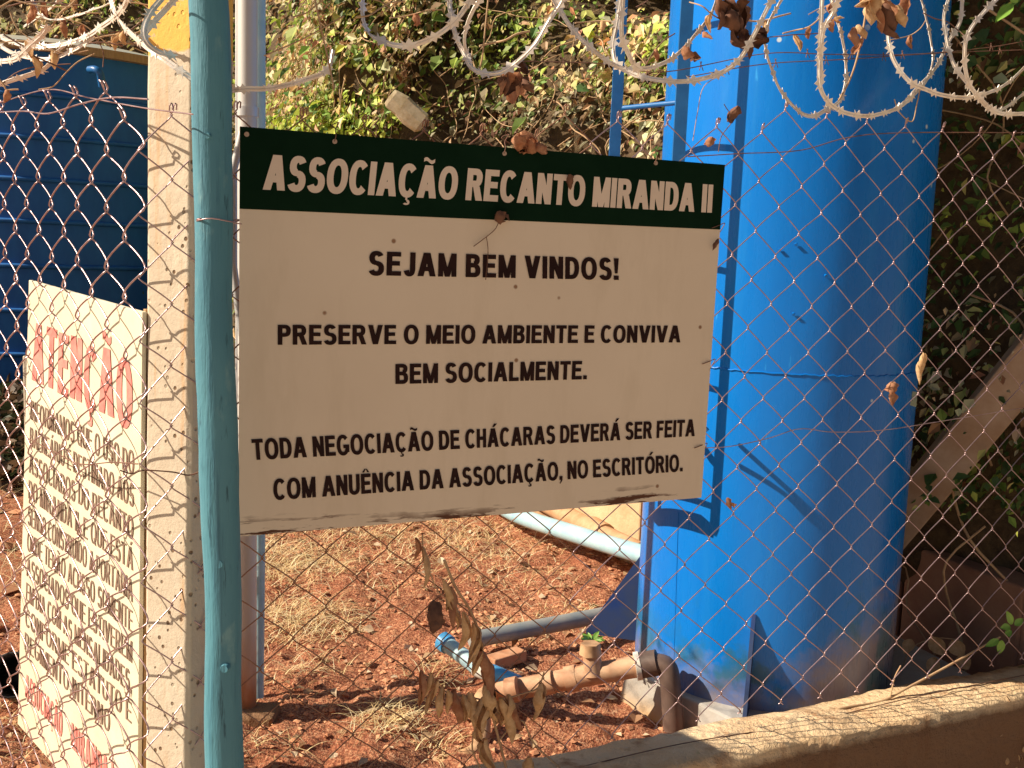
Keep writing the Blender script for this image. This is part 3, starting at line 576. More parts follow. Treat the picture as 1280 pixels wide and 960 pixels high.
# ================================================================ CHAIN LINK
def strand(pf, u0, cell, ph, vz, z0, z1, amp, rad, warp, arch=0):
    """one zigzag wire between columns u0 and u0+cell/2"""
    pts = []; j0 = math.floor((z0-vz)/(ph/2)); j1 = math.ceil((z1-vz)/(ph/2)); e = .0022
    for j in range(j0, j1+1):
        z = vz+j*ph/2
        if z < z0-.001 or z > z1+.001: continue
        rightside = (j+pf) % 2 == 0
        u = u0+(cell/2 if rightside else 0); uo = e if rightside else -e
        # wire passes from the back to the front around the neighbour
        s = 1 if rightside else -1
        up = amp
        pts += [(u-s*.004, -amp*.9 if rightside else amp*.9, z-.006), (u+uo, 0, z), (u-s*.004, amp*.9 if rightside else -amp*.9, z+.006)]
    pts = [np.array(p) for p in pts]
    out = []
    for i, p in enumerate(pts):
        out.append(p)
        if i % 3 == 2 and i+1 < len(pts):
            q = pts[i+1]
            for t in (.16, .36, .6, .82):      # leaves the upper knot in an arch, comes down upright into the lower one
                w_ = (1-arch)*t+arch*(1-math.sin((1-t)*math.pi/2)); c_ = p+(q-p)*t; c_[0] = p[0]+(q[0]-p[0])*w_; out.append(c_)
    e_ = out[-1]; out += [e_+np.array([0, .003, .008]), e_+np.array([.003, .005, .012]), e_+np.array([.006, .001, .011]), e_+np.array([.006, -.003, .002])]
    w = [warp(*p) for p in out]; return MB().tube(w, rad, 5)
def fence(name, label, u_a, u_b, cell, ph, un, vn, ztop, zbot, warp, mat):
    f = thing(name, warp(u_a, 0, zbot), label, 'fence'); k0 = math.ceil((u_a-un)/(cell/2)); k1 = math.floor((u_b-un)/(cell/2))
    for k in range(k0, k1):
        u = un+k*cell/2; zt = ztop(u)
        strand(k+1, u, cell, ph, vn, zbot(u) if callable(zbot) else zbot, zt, .0030, .00145 if name == 'chain_link_fence' else .0016, warp).build('wire_strand', mat, f)
    return f
def nz(a, b, s, seed): return float(vnoise(np.array([a]), np.array([b]), s, seed)[0])
def warpM(u, o, z):
    if u < 0: u *= .868
    du_ = .018*nz(u, z, 2.2, 41)+.007*nz(u, z, 7, 42); dz_ = .016*nz(u, z, 2., 43)+.007*nz(u, z, 8, 44); off = .014+.016*(nz(u, z, 1.7, 45)+.3)
    if u < 1.02 and z > .7 and u > -.01: off = max(off, .012)
    off = max(off, .010); fc = min(max((u+.16)/.12, 0), 1); du_ *= fc; dz_ = dz_*fc-(.027*min(max(-u/.19, 0), 1)); off = .014+(off-.014)*fc; p = FP+FD*(u+du_)+FN*(off-o); return np.array([p[0], p[1], z+dz_])
topM = lambda u: 1.50+.0+.10*min(max((u-.1)/1.4, 0), 1)
def warpM0(u, o, z): return warpM(u, o, z)
ztop = lambda u: (1.49 if u < .3 else 1.49+.10*min((u-.3)/1.0, 1))+(.0)
mf = bpy.data.objects.new('chain_link_fence', None)
bpy.data.objects.remove(mf)
def zb_main(u): return .12 if u > -.1 else -.2
FM = thing('chain_link_fence', kl(-.15, .01, 0), 'galvanised chain link mesh stretched from the concrete post across the blue tank', 'fence')
k = 0
cell, ph, un, vn = .1155, .104, .165, .681
k0 = math.ceil((-.185-un)/(cell/2)); k1 = math.floor((2.3-un)/(cell/2))
for k in range(k0, k1):
    u = un+k*cell/2; strand(k+1, u, cell, ph, vn, .178 if u > -.1 else -.2, ztop(u),     .0034, .0013, warpM, .12).build('wire_strand', M['meshrust'] if -.03 < u < .66 else M['wire'], FM)
def wireline(name, pts, r, mat, parent, fn=MF, off=.016):
    return MB().tube(smooth([fn(x, y, off) for x, y in pts], 6), r, 5).build(name, mat, parent)
wireline('tension_wire', [(895, 462), (940, 464), (1040, 469), (1045, 469)], .0013, M['oldwire'], FM) if False else None
wireline('tension_wire', [(872, 560), (912, 558), (960, 548), (1000, 536), (1040, 540), (1100, 538), (1180, 526), (1290, 508)], .0011, M['wire'], FM)
wireline('tension_wire', [(860, 196), (925, 192), (1000, 188), (1060, 172), (1130, 166), (1290, 166)], .0012, M['oldwire'], FM)
wireline('bottom_wire', [(700, 965), (850, 930), (1000, 905), (1140, 872), (1290, 842)], .0013, M['oldwire'], FM, off=.0)
wireline('lacing_wire', [(905, 130), (915, 150), (902, 170), (898, 190)], .0010, M['oldwire'], FM)
# left panel
def warpL(u, o, z):
    du_ = .020*nz(u, z, 2.2, 51)+.008*nz(u, z, 7, 52); dz_ = .018*nz(u, z, 2., 53)+.007*nz(u, z, 8, 54); off = -.006+.022*(nz(u, z, 1.5, 55))
    off = min(off, .012); fc = min(max(u/.12, 0), 1); du_ *= fc; dz_ *= fc; off *= fc; p = LP+LD*(u+du_)+LN*(off-o); return np.array([p[0], p[1], z+dz_])
FL = thing('chain_link_fence', (LP[0], LP[1], -.1), 'rusty galvanised chain link mesh panel in front of the warning board left of the post', 'fence')
cellL, phL, uL, vL = .130, .1005, .060, 1.441
for k in range(math.ceil((-.02-uL)/(cellL/2)), math.floor((1.5-uL)/(cellL/2))):
    u = uL+k*cellL/2; strand(k+1, u, cellL, phL, vL, -.15, 1.49+.03*u, .0058, .0016, warpL, .75).build('wire_strand', M['wire'], FL)
wireline('tension_wire', [(-10, 141), (30, 139), (60, 142), (100, 130), (140, 122), (185, 124)], .0016, M['wire'], FL, LF, -.02)
wireline('tension_wire', [(0, 128), (60, 112), (110, 122), (180, 135), (241, 143)], .0013, M['wire'], FL, LF, -.012)
wireline('lacing_wire', [(35, 548), (70, 566), (100, 580), (140, 578), (172, 580)], .0012, M['oldwire'], FL, LF, -.02)
wireline('lacing_wire', [(150, 588), (165, 592), (180, 588), (215, 590), (235, 594), (250, 590)], .0013, M['oldwire'], FL, MF, -.004)
# ================================================================ RAZOR WIRE
bv = [(-.015, -.0052), (-.006, -.0045), (0, -.012), (.006, -.0045), (.015, -.0115), (.009, 0), (.015, .0052), (.006, .0045), (0, .012), (-.006, .0045), (-.015, .0115), (-.009, 0)]
bm_ = bpy.data.meshes.new('barb'); bvs = [(x, y, z) for z in (-.0005, .0005) for x, y in bv]
bm_.from_pydata(bvs, [], [tuple(range(12))[::-1], tuple(range(12, 24))]+[(i, (i+1) % 12, 12+(i+1) % 12, 12+i) for i in range(12)]); bm_.materials.append(M['razor'])
NB = [0]
def razor(parent, pts, offs, seed=0, fn=MF):
    rd = random.Random(seed); n = len(pts); P = []
    for i, (x, y) in enumerate(pts):
        t = i/(n-1); o = offs[0]+(offs[1]-offs[0])*t+offs[2]*math.sin(math.pi*t); P.append(fn(x, y, o))
    for e in (0, -1):                                     # carry the loop on above the picture
        if pts[e][1] <= 0:
            a, b = (P[0], P[1]) if e == 0 else (P[-1], P[-2]); d = a-b; d /= np.linalg.norm(d); c = (P[len(P)//2]-a)*.08; q1 = a+d*.09+c*.6; q2 = q1+d*.08+c*1.6
            P = [q2, q1]+P if e == 0 else P+[q1, q2]
    Q = smooth(P, 7); tw = rd.uniform(0, 6); nr = []; L = 0; nxt = .02; spots = []
    for i, q in enumerate(Q):
        if i: L += np.linalg.norm(Q[i]-Q[i-1])
        w = tw+L*4; nn = -FN*(.85)+np.array([0, 0, 1])*.45*math.sin(w)+FD*.45*math.cos(w); nr.append(nn)
        if L > nxt and 0 < i < len(Q)-1: spots.append((i, nn)); nxt = L+rd.uniform(.040, .052)
    mb = MB(); mb.ribbon(Q, nr, .0090, .0009); mb.tube([q+nr[i]*.0008 for i, q in enumerate(Q)], .0014, 6); lp = mb.build('razor_loop', M['razor'], parent, False)
    for i, nn in spots:
        if NB[0] > 285: break
        T = Q[i+1]-Q[i-1]; T /= np.linalg.norm(T); nn = nn-(nn@T)*T; nn /= np.linalg.norm(nn); b = np.cross(nn, T)
        o = bpy.data.objects.new('barb', bm_); COL.objects.link(o); p = Q[i]-np.array(parent.location)
        o.parent = lp
        p = Q[i]+nn*.001-np.array(parent.location)-np.array(lp.location)
        sc = rd.uniform(.8, 1.1)*(.85 if seed >= 50 else 1)
        o.matrix_local = Matrix(((T[0]*sc, b[0]*sc, nn[0], p[0]), (T[1]*sc, b[1]*sc, nn[1], p[1]), (T[2]*sc, b[2]*sc, nn[2], p[2]), (0, 0, 0, 1))); NB[0] += 1
rcR = thing('razor_wire_coil', MF(900, 60), 'coiled silver razor wire hanging in loops above the welcome sign and the blue tank', 'razor wire')
loops = [
 ([(454, -5), (453, 16), (457, 35), (463, 43), (475, 50), (491, 56), (512, 57), (534, 50), (552, 40), (568, 27), (581, 11), (590, -5)], (.05, -.05, -.03)),
 ([(561, -5), (565, 24), (571, 48), (581, 69), (589, 84), (605, 92), (627, 90), (646, 78), (668, 56), (684, 29), (700, 5), (706, -8)], (.08, -.10, -.02)),
 ([(602, -5), (591, 14), (583, 34), (581, 56), (589, 82)], (-.02, .03, 0)),
 ([(690, -5), (702, 16), (716, 37), (731, 53), (753, 72), (769, 82), (790, 90), (811, 98)], (.04, .0, 0)),
 ([(776, -5), (771, 29), (766, 58), (771, 80), (790, 92), (811, 98), (848, 102), (880, 98), (907, 88), (926, 72), (940, 48), (952, 25), (966, -5)], (.08, -.08, -.03)),
 ([(779, -5), (777, 42), (785, 66), (798, 85), (827, 80), (851, 64), (872, 40), (888, 19), (897, -5)], (-.04, .06, -.02)),
 ([(980, -5), (958, 35), (957, 61), (964, 85), (972, 106), (982, 122), (1001, 141), (1017, 145), (1033, 137), (1049, 127), (1057, 104), (1057, 74), (1051, 40), (1043, 16), (1038, -5)], (.02, .08, -.05)),
 ([(1028, -5), (1026, 40), (1024, 80), (1026, 111), (1038, 130), (1057, 141), (1083, 145), (1105, 141), (1126, 133), (1144, 117), (1158, 101), (1166, 77), (1164, 53), (1158, 24), (1150, -5)], (-.04, .07, -.03)),
 ([(1049, -5), (1041, 16), (1030, 35), (1026, 66), (1027, 100)], (-.08, -.03, 0)),
 ([(1110, -5), (1110, 29), (1111, 53), (1118, 77), (1136, 101), (1158, 112), (1179, 119), (1206, 122), (1232, 117), (1259, 104), (1290, 75)], (.05, -.05, -.04)),
 ([(1187, -5), (1180, 21), (1183, 48), (1187, 66), (1195, 85), (1211, 106), (1229, 127), (1248, 141), (1280, 142), (1310, 138)], (.02, -.05, -.03)),
 ([(1203, -5), (1200, 27), (1187, 50), (1174, 77), (1163, 93), (1147, 109), (1130, 128), (1112, 140)], (.09, .02, 0)),
 ([(1250, -5), (1229, 16), (1214, 35), (1207, 53), (1206, 80), (1211, 104), (1222, 120), (1240, 138), (1259, 133), (1290, 108)], (-.09, -.02, -.02)),
]
for i, (p, o) in enumerate(loops): razor(rcR, p, o, i)
rcL = thing('razor_wire_coil', PY(100, 40, 1.7), 'tangled tan razor wire coil above the left mesh panel and concrete post', 'razor wire')
def fl(x, y, o): return PY(x, y, 1.75+o)
left = [
 ([(-8, 77), (16, 75), (28, 67), (39, 56), (52, 44), (61, 31)], (.2, -.05, 0)),
 ([(-8, 43), (16, 53), (39, 58), (70, 57), (88, 53), (109, 45), (130, 31), (145, 20), (155, 8), (160, -5)], (.3, -.05, 0)),
 ([(40, -5), (45, 12), (55, 22), (69, 25), (94, 20), (117, 12), (136, 5), (150, -5)], (.3, .1, 0)),
 ([(137, -5), (144, 16), (153, 31), (169, 47), (184, 59), (200, 70), (222, 86), (243, 99)], (.1, -.09, -.06)),
 ([(-8, 108), (16, 100), (47, 90), (62, 80), (70, 66), (80, 58)], (.25, .15, 0)),
 ([(205, -5), (188, 16), (180, 36), (183, 52), (197, 64), (215, 70)], (-.05, -.10, -.03)),
 ([(222, -5), (205, 14), (190, 30), (178, 46)], (-.02, -.06, 0)),
 ([(80, -5), (70, 5), (50, 20), (30, 33)], (.3, .4, 0)),
 ([(288, 113), (310, 111), (330, 111), (355, 107), (380, 100), (408, 88), (416, 62)], (.12, .2, 0)),
 ([(-8, 52), (20, 68), (60, 74), (92, 62), (118, 46)], (.28, .1, 0)),
]
for i, (p, o) in enumerate(left): razor(rcL, p, o, 50+i, fl)
# barbed strands
bs_ = thing('barbed_wire', MF(1000, 68), 'two thin rusty barbed wire strands crossing just under the razor coils', 'barbed wire')
for pts in ([(640, 76), (760, 80), (830, 90), (957, 67), (1040, 68), (1140, 68), (1230, 60), (1290, 50)], [(860, 96), (957, 80), (1060, 74), (1180, 66), (1290, 62)]):
    Q = smooth([MF(x, y, .03) for x, y in pts], 8); MB().tube(Q, .0011, 5).build('strand', M['oldwire'], bs_)
    for q in Q[4::5]:
        mb = MB()
        for s in (-1, 1): mb.tube([q-FD*.003+np.array([0, 0, -.009*s]), q+FD*.004+FN*.004*s+np.array([0, 0, .010*s])], .0009, 4)
        mb.build('barb', M['oldwire'], bs_)
# ================================================================ PIPES
def tubeG(name, pts, r, mat, parent=None, n=14, k=5): return MB().tube(smooth(pts, k), r, n).build(name, mat, parent)
o = tubeG('pale_blue_pipe', [PY(560, 590, 5.0), PY(610, 622, 4.7), PY(650, 645, 4.4), PY(720, 668, 4.05), PY(800, 692, 3.75), PY(840, 700, 3.6)], .036, M['bluepipe']); tag(o, 'pale blue plastic pipe running along the wall foot into the back of the blue tank', 'pipe')
tp = thing('tan_pipe', PY(740, 665, 4.1), 'soil coloured pipe with a coupling lying above the pale blue pipe', 'pipe')
tubeG('pipe', [PY(640, 606, 4.75), PY(690, 634, 4.5), PY(745, 664, 4.15), PY(800, 690, 3.9)], .040, M['tanpipe'], tp)
MB().tube([PY(738, 660, 4.2), PY(756, 670, 4.1)], .052, 14).build('coupling', M['tanpipe'], tp)
gp = thing('grey_pipe', GZ(680, 800), 'grey plastic pipe lying on the soil between the dried vine and the tank gusset', 'pipe')
ga, gb = GZ(588, 812, .03)*1, GZ(775, 772, .06)
MB().tube([ga+[0, 0, .03], gb+[0, 0, .02]], .0255, 18).build('pipe', M['greypipe'], gp)
bpz = thing('blue_white_pipe', GZ(600, 840), 'short pipe with a bright blue end ring, white middle and bright blue sleeve', 'pipe')
q = [GZ(558, 812, .035), GZ(600, 842, .04), GZ(640, 862, .045)]
q = [p+np.array([0, 0, .0]) for p in (PY(556, 803, 2.93), PY(600, 836, 2.83), PY(646, 856, 2.76))]
MB().tube([q[0], q[1]], .0235, 16).build('pipe', M['bluepipe'], bpz); MB().tube([q[0]-(q[1]-q[0])*.08, q[0]+(q[1]-q[0])*.10], .0285, 16).build('end_ring', M['brightblue'], bpz)
MB().tube([q[1]+(q[2]-q[1])*-.1, q[1]+(q[2]-q[1])*.35], .026, 16).build('white_collar', M['white'], bpz); MB().tube([q[1]+(q[2]-q[1])*.3, q[2]], .0275, 16).build('sleeve', M['brightblue'], bpz)
mp = thing('brown_pipeline', GZ(700, 880), 'soil covered pipeline with valve and elbow leading to the plinth of the blue tank', 'pipe')
mps = [PY(612, 868, 2.70), PY(655, 860, 2.68), PY(700, 851, 2.66), PY(745, 842, 2.64), PY(802, 832, 2.62)]
MB().tube(mps, .0285, 18).build('pipe', M['brownpipe'], mp)
for x, y, r in ((640, 863, .034), (714, 849, .035), (684, 854, .031)):
    a = PY(x-6, y+1, 2.66); b = PY(x+8, y-2, 2.655); MB().tube([a, b], r, 18).build('coupling', M['brownpipe'], mp)
MB().tube([PY(742, 845, 2.63), PY(740, 822, 2.64), PY(738, 815, 2.64)], [.026, .024, .024], 14).build('valve_body', M['brownpipe'], mp)
MB().tube([PY(738, 818, 2.64), PY(738, 804, 2.64)], [.030, .026], 6).build('valve_cap', M['tanpipe'], mp)
MB().tube([PY(794, 833, 2.62), PY(800, 832, 2.62)], .037, 18).build('white_ring', M['white'], mp); MB().tube([PY(800, 832, 2.62), PY(822, 828, 2.61)], .034, 18).build('dark_sleeve', M['darkpipe'], mp)
MB().tube(smooth([PY(818, 829, 2.61), PY(833, 834, 2.60), PY(838, 856, 2.59), PY(842, 912, 2.58)], 5), .027, 16).build('elbow', M['darkpipe'], mp)
tubeG('drop_pipe', [PY(617, 866, 2.70), PY(603, 872, 2.62), PY(603, 900, 2.56), PY(600, 930, 2.50), PY(580, 948, 2.46), PY(520, 962, 2.44), PY(440, 975, 2.42)], .022, M['tanpipe'], mp)
# bits on the soil
def rock(name, p, s, mat, seed, label=None, cat=None, parent=None):
    rd = random.Random(seed); mb = MB(); vs = []
    for i in range(6):
        for k in range(7):
            a = math.pi*(i+.5)/6; w = 2*math.pi*k/7; r = rd.uniform(.8, 1.15); vs.append((p[0]+s[0]*r*math.sin(a)*math.cos(w), p[1]+s[1]*r*math.sin(a)*math.sin(w), p[2]+s[2]*r*math.cos(a)))
    mb.add(vs, [(i*7+k, i*7+(k+1) % 7, (i+1)*7+(k+1) % 7, (i+1)*7+k) for i in range(5) for k in range(7)]+[tuple(range(7))[::-1], tuple(35+k for k in range(7))]); o = mb.build(name, mat, parent, False)
    if label: tag(o, label, cat)
    return o
a = GZ(612, 829, .02); b = GZ(652, 817, .02); dd = b-a; L_ = np.linalg.norm(dd); Rm = np.array([[dd[0]/L_, -dd[1]/L_, 0], [dd[1]/L_, dd[0]/L_, 0], [0, 0, 1]])
o = MB().box((a+b)/2, (L_, .05, .035), Rm).build('brick_fragment', M['brick'], None, False, .004); tag(o, 'broken orange brick piece beside the blue sleeved pipe', 'brick')
o = rock('pale_stone', GZ(812, 888, .02)+[0, 0, 0], (.05, .04, .035), M['pad'], 3) if False else None
qa, qb = PY(487, 121, 5.12), PY(530, 157, 5.12); ax = qb-qa; L_ = np.linalg.norm(ax); ax /= L_; yy = np.array([-.3, .8, .3]); yy -= (yy@ax)*ax; yy /= np.linalg.norm(yy); zz_ = np.cross(ax, yy)
rd = random.Random(5); vs = []
for t, w_ in ((0, .040), (.08, .052), (.35, .055), (.6, .055), (.92, .050), (1, .036)):
    for k in range(8): a = 2*math.pi*k/8; vs.append(qa+ax*L_*t+yy*w_*.4*math.cos(a)*rd.uniform(.95, 1.05)+zz_*w_*math.copysign(abs(math.sin(a))**.6, math.sin(a))*rd.uniform(.9, 1.1))
o = MB().add(vs, [(i*8+k, i*8+(k+1) % 8, i*8+8+(k+1) % 8, i*8+8+k) for i in range(5) for k in range(8)]+[tuple(range(8))[::-1], tuple(40+k for k in range(8))]).build('broken_block', M['cob'], None, False); tag(o, 'broken cream coloured lump lying aslant in the ivy above the welcome sign', 'block')
# leaning beam in the creeper at right
ba, bb = PY(1165, 600, 3.0), PY(1330, 400, 2.72); ax = bb-ba; L_ = np.linalg.norm(ax); ax /= L_; up = np.array([-.25, -.2, 1]); up = up-(up@ax)*ax; up /= np.linalg.norm(up); sdv = np.cross(ax, up)
ba2 = ba-ax*.25
o = MB().box((ba2+bb)/2, (np.linalg.norm(bb-ba2), .10, .115), np.array([ax, sdv, up]).T).build('leaning_concrete_beam', M['beam'], None, False, .006); tag(o, 'pale concrete beam lying aslant in the dark creeper right of the blue tank', 'beam')
# buried bucket at far left
p = GZ(10, 868, .03); bk_ = thing('black_bucket', p, 'small black bucket tipped on the soil at the left edge below the mesh', 'bucket')
prof = [(.045, .0), (.055, .1), (.058, .1), (.06, .096), (.05, -.005)]
mb = MB(); Rr = np.array(Matrix.Rotation(math.radians(65), 3, 'X')@Matrix.Rotation(.3, 3, 'Y')); vs = [np.array(p)+[0, .05, .03]+Rr@np.array([r*math.cos(w), r*math.sin(w), z]) for r, z in prof for w in np.linspace(0, 2*math.pi, 21)[:-1]]
mb.add(vs, [(i*20+k, i*20+(k+1) % 20, (i+1)*20+(k+1) % 20, (i+1)*20+k) for i in range(4) for k in range(20)]+[tuple(range(20))]); mb.build('bucket_body', M['black'], bk_)
# ================================================================ SOIL CLODS, STRAW (uncountable)
def clods(name, n, xr, yr, smin, smax, mat, label):
    x = RS.uniform(*xr, n); y = RS.uniform(*yr, n); k = behind(x, y, .13) | (x < -.7); k &= vnoise(x, y, 3, 61)+RS.uniform(-.4, .4, n) > -.1; x, y = x[k], y[k]; n = len(x)
    s = smin+(smax-smin)*RS.uniform(0, 1, n)**3; tpl = np.array([[1, 0, 0], [-.9, .2, 0], [0, 1, .1], [.1, -1, 0], [.1, 0, .8], [0, .1, -.8], [-.5, -.6, .4], [.5, .6, .35]])
    fc = [(0, 7, 4), (7, 2, 4), (2, 1, 4), (1, 6, 4), (6, 3, 4), (3, 0, 4), (0, 2, 7), (1, 3, 6), (0, 5, 2), (2, 5, 1), (1, 5, 3), (3, 5, 0)]
    w = RS.uniform(0, 6.28, n); c, q = np.cos(w), np.sin(w); T = tpl[None]*RS.uniform(.6, 1.3, (n, 8, 1))*s[:, None, None]
    V = np.stack([x[:, None]+T[..., 0]*c[:, None]-T[..., 1]*q[:, None], y[:, None]+T[..., 0]*q[:, None]+T[..., 1]*c[:, None], hsoil(x, y)[:, None]+T[..., 2]*.7+s[:, None]*.2], -1).reshape(-1, 3)
    Fc = (np.array(fc)[None]+(np.arange(n)*8)[:, None, None]).reshape(-1, 3); me = bpy.data.meshes.new(name); me.from_pydata(V.tolist(), [], Fc.tolist()); me.materials.append(mat); me.update()
    o = bpy.data.objects.new(name, me); COL.objects.link(o); tag(o, *label, kind='stuff')
clods('soil_clods', 16000, (-1.6, 1.1), (2.0, 5.2), .002, .014, M['clod'], ('crumbled red soil clods scattered over the yard', 'soil clods'))
clods('soil_clods', 5000, (-5.0, -1.0), (2.2, 9), .01, .05, M['clod'], ('coarse soil clods beyond the warning board at left', 'soil clods'))
def straw(name, spots, label):
    V = []; Fc = []; Cc = []
    for (cx, cy, rad, n, hgt) in spots:
        for i in range(n):
            a = random.uniform(0, 6.28); r = rad*random.random()**.7; x = cx+r*math.cos(a); y = cy+r*math.sin(a); 
            if not (behind(x, y, .14) or x < -.7): continue
            z = float(hsoil(np.array([x]), np.array([y]))[0]); w = random.uniform(0, 6.28); L = hgt*random.uniform(.4, 1.3); dx, dy = math.cos(w), math.sin(w); wd_ = random.uniform(.0007, .0019); lie = random.uniform(.7, 1.15)
            o = len(V)
            for j in range(5):
                t = j/4; px = x+dx*L*t*lie; py = y+dy*L*t*lie; pz = z+L*.55*t*(1.15-t*lie)+.003; ww = wd_*(1-.8*t); V.append((px-dy*ww, py+dx*ww, pz)); V.append((px+dy*ww, py-dx*ww, pz))
            c = random.choice([(.85, .68, .38), (.76, .58, .30), (.92, .80, .52), (.62, .44, .22)]); Cc += [(*c, 1)]*10
            Fc += [(o+2*j, o+2*j+1, o+2*j+3, o+2*j+2) for j in range(4)]
    me = bpy.data.meshes.new(name); me.from_pydata(V, [], Fc); me.materials.append(M['straw']); at = me.color_attributes.new('Col', 'FLOAT_COLOR', 'POINT'); at.data.foreach_set('color', np.array(Cc).reshape(-1)); me.update()
    o = bpy.data.objects.new(name, me); COL.objects.link(o); tag(o, *label, kind='stuff')
sp = []
for (x, y, r, n, h) in ((360, 720, .22, 420, .14), (375, 780, .20, 430, .14), (350, 690, .3, 300, .13), (440, 680, .3, 260, .11), (400, 830, .1, 60, .08), (487, 905, .10, 200, .10), (545, 845, .10, 60, .09), (600, 700, .35, 330, .10), (560, 660, .4, 330, .11), (660, 730, .2, 120, .08), (700, 770, .15, 110, .08), (640, 790, .12, 120, .08), (545, 930, .08, 60, .07), (470, 740, .3, 110, .09), (600, 830, .12, 90, .06), (350, 850, .15, 60, .07), (20, 900, .3, 200, .1), (25, 700, .8, 500, .2), (10, 600, 1.0, 400, .25), (330, 940, .1, 40, .08), (440, 655, .7, 500, .14), (620, 655, .5, 300, .13)):
    g = GZ(x, y); sp.append((g[0], g[1], r, n, h))
straw('dry_straw', sp, ('dry straw coloured grass lying in tufts on the red soil', 'dry grass'))
n = 900; x = RS.uniform(-1.4, 1., n); y = RS.uniform(2.1, 5.1, n); k_ = behind(x, y, .14); x, y = x[k_], y[k_]; n = len(x)
leaves('fallen_leaves', np.stack([x, y, hsoil(x, y)+.008], 1), np.stack([RS.normal(0, .35, n), RS.normal(0, .35, n), np.ones(n)], 1), RS.uniform(.015, .045, n), np.array([[.55, .38, .22], [.40, .22, .12], [.66, .52, .36]])[RS.randint(0, 3, n)], M['leaf'], ('small dry fallen leaves scattered on the red soil', 'leaves'), droop=0)
# ================================================================ DRIED VINES AND LEAVES
def curl_leaf(parent, p, d, L, w, mat, seed, curl=1.0, name='dried_leaf'):
    """shrivelled leaf: a curled, tapering blade hanging from p along d"""
    rd = random.Random(seed); d = np.array(d, float); d /= np.linalg.norm(d); s = np.cross(d, [rd.uniform(-1, 1), rd.uniform(-1, 1), .3]); s /= np.linalg.norm(s); n = np.cross(s, d)
    vs = []; J, K = 11, 8; bend = rd.uniform(-.45, .45); tw = rd.uniform(-2.5, 2.5)
    for j in range(J):
        t = j/(J-1); ww = w*math.sin(math.pi*min(.06+t*.94, 1))**.7*(1-.3*t); c = np.array(p)+d*L*t+n*bend*L*t*t+s*.1*L*math.sin(t*4+seed)
        for k in range(K):
            a = (k/(K-1)-.5)*math.pi*1.75*curl; q_ = 1+.22*math.sin(k*2.4+j*.9+seed)+rd.uniform(-.1, .1); b_ = tw*t; vs.append(c+s*ww*.5*q_*math.sin(a+b_)+n*ww*.45*q_*(math.cos(a+b_)-.3))
    return MB().add(vs, [(j*K+k, j*K+k+1, (j+1)*K+k+1, (j+1)*K+k) for j in range(J-1) for k in range(K-1)]).build(name, mat, parent, True)
def broad_leaf(parent, p, d, nrm, L, w, mat, name='leaf', cup=.15):
    d = np.array(d, float); d /= np.linalg.norm(d); nrm = np.array(nrm, float); nrm = nrm-(nrm@d)*d; nrm /= np.linalg.norm(nrm); s = np.cross(d, nrm); vs = []
    prof = [(0, .05), (.12, .6), (.3, .95), (.5, 1), (.7, .75), (.87, .38), (1, .03)]
    for t, ww in prof:
        for k in (-1, -.5, 0, .5, 1): vs.append(np.array(p)+d*L*t+s*w*.5*ww*k+nrm*(abs(k)*cup*w-.25*L*t*t))
    return MB().add(vs, [(j*5+k, j*5+k+1, j*5+k+6, j*5+k+5) for j in range(6) for k in range(4)]).build(name, mat, parent, True)
dv_ = thing('dried_vine', MF(605, 960, .0), 'dead tan vine with shrivelled hanging leaves climbing the mesh below the welcome sign', 'vine')
for pts, r in (([(640, 990), (625, 930), (612, 880), (604, 830), (598, 790), (586, 760), (570, 735), (555, 700)], .0028), ([(625, 880), (590, 872), (560, 866), (540, 850), (528, 842)], .0018), ([(612, 880), (650, 868), (672, 860), (680, 840)], .0016), ([(586, 760), (560, 748), (545, 735), (530, 690), (528, 668)], .0014), ([(620, 930), (650, 900), (668, 930), (700, 960)], .0018), ([(600, 960), (590, 930), (604, 880)], .0018)):
    MB().tube(smooth([MF(x, y, -.006) for x, y in pts], 5), r, 5).build('stem', M['stem'], dv_)
LS = [(527, 838, 2, 52, 13), (536, 842, -6, 46, 13), (545, 850, 0, 44, 12), (552, 858, -10, 45, 14), (557, 862, 4, 38, 11), (572, 864, -6, 50, 18), (580, 868, 3, 40, 14), (590, 866, 2, 46, 20), (601, 872, -2, 44, 22), (556, 725, -2, 50, 12), (562, 735, 6, 56, 14), (566, 742, 8, 62, 12), (582, 765, -8, 58, 16), (590, 780, 6, 58, 18), (596, 800, 3, 50, 16), (604, 812, 2, 66, 22), (606, 855, 4, 50, 20), (617, 862, -4, 60, 24), (628, 870, 4, 66, 22), (636, 868, -8, 46, 18), (640, 880, 6, 44, 20), (674, 855, 2, 40, 20), (674, 862, 12, 46, 16), (610, 925, -6, 52, 22), (533, 685, 4, 52, 10), (520, 672, 2, 34, 9), (664, 945, 5, 50, 20), (596, 905, 3, 36, 16)]
for i, (x, y, dx, L, w) in enumerate(LS):
    a = MF(x, y, -.012); b = MF(x+dx, y+L, -.012); curl_leaf(dv_, a, b-a, np.linalg.norm(b-a)*.9, w/640*.95, M['deadleaf'] if i % 5 else M['rustleaf'], i)
for i, (x, y, dx, L, w) in enumerate(((547, 752, -8, 30, 26), (540, 765, 6, 26, 22), (617, 862, -8, 40, 22))):
    a = MF(x, y, -.01); b = MF(x+dx, y+L, -.01); curl_leaf(dv_, a, b-a, np.linalg.norm(b-a), w/600, M['darkleaf'], 90+i, .6)
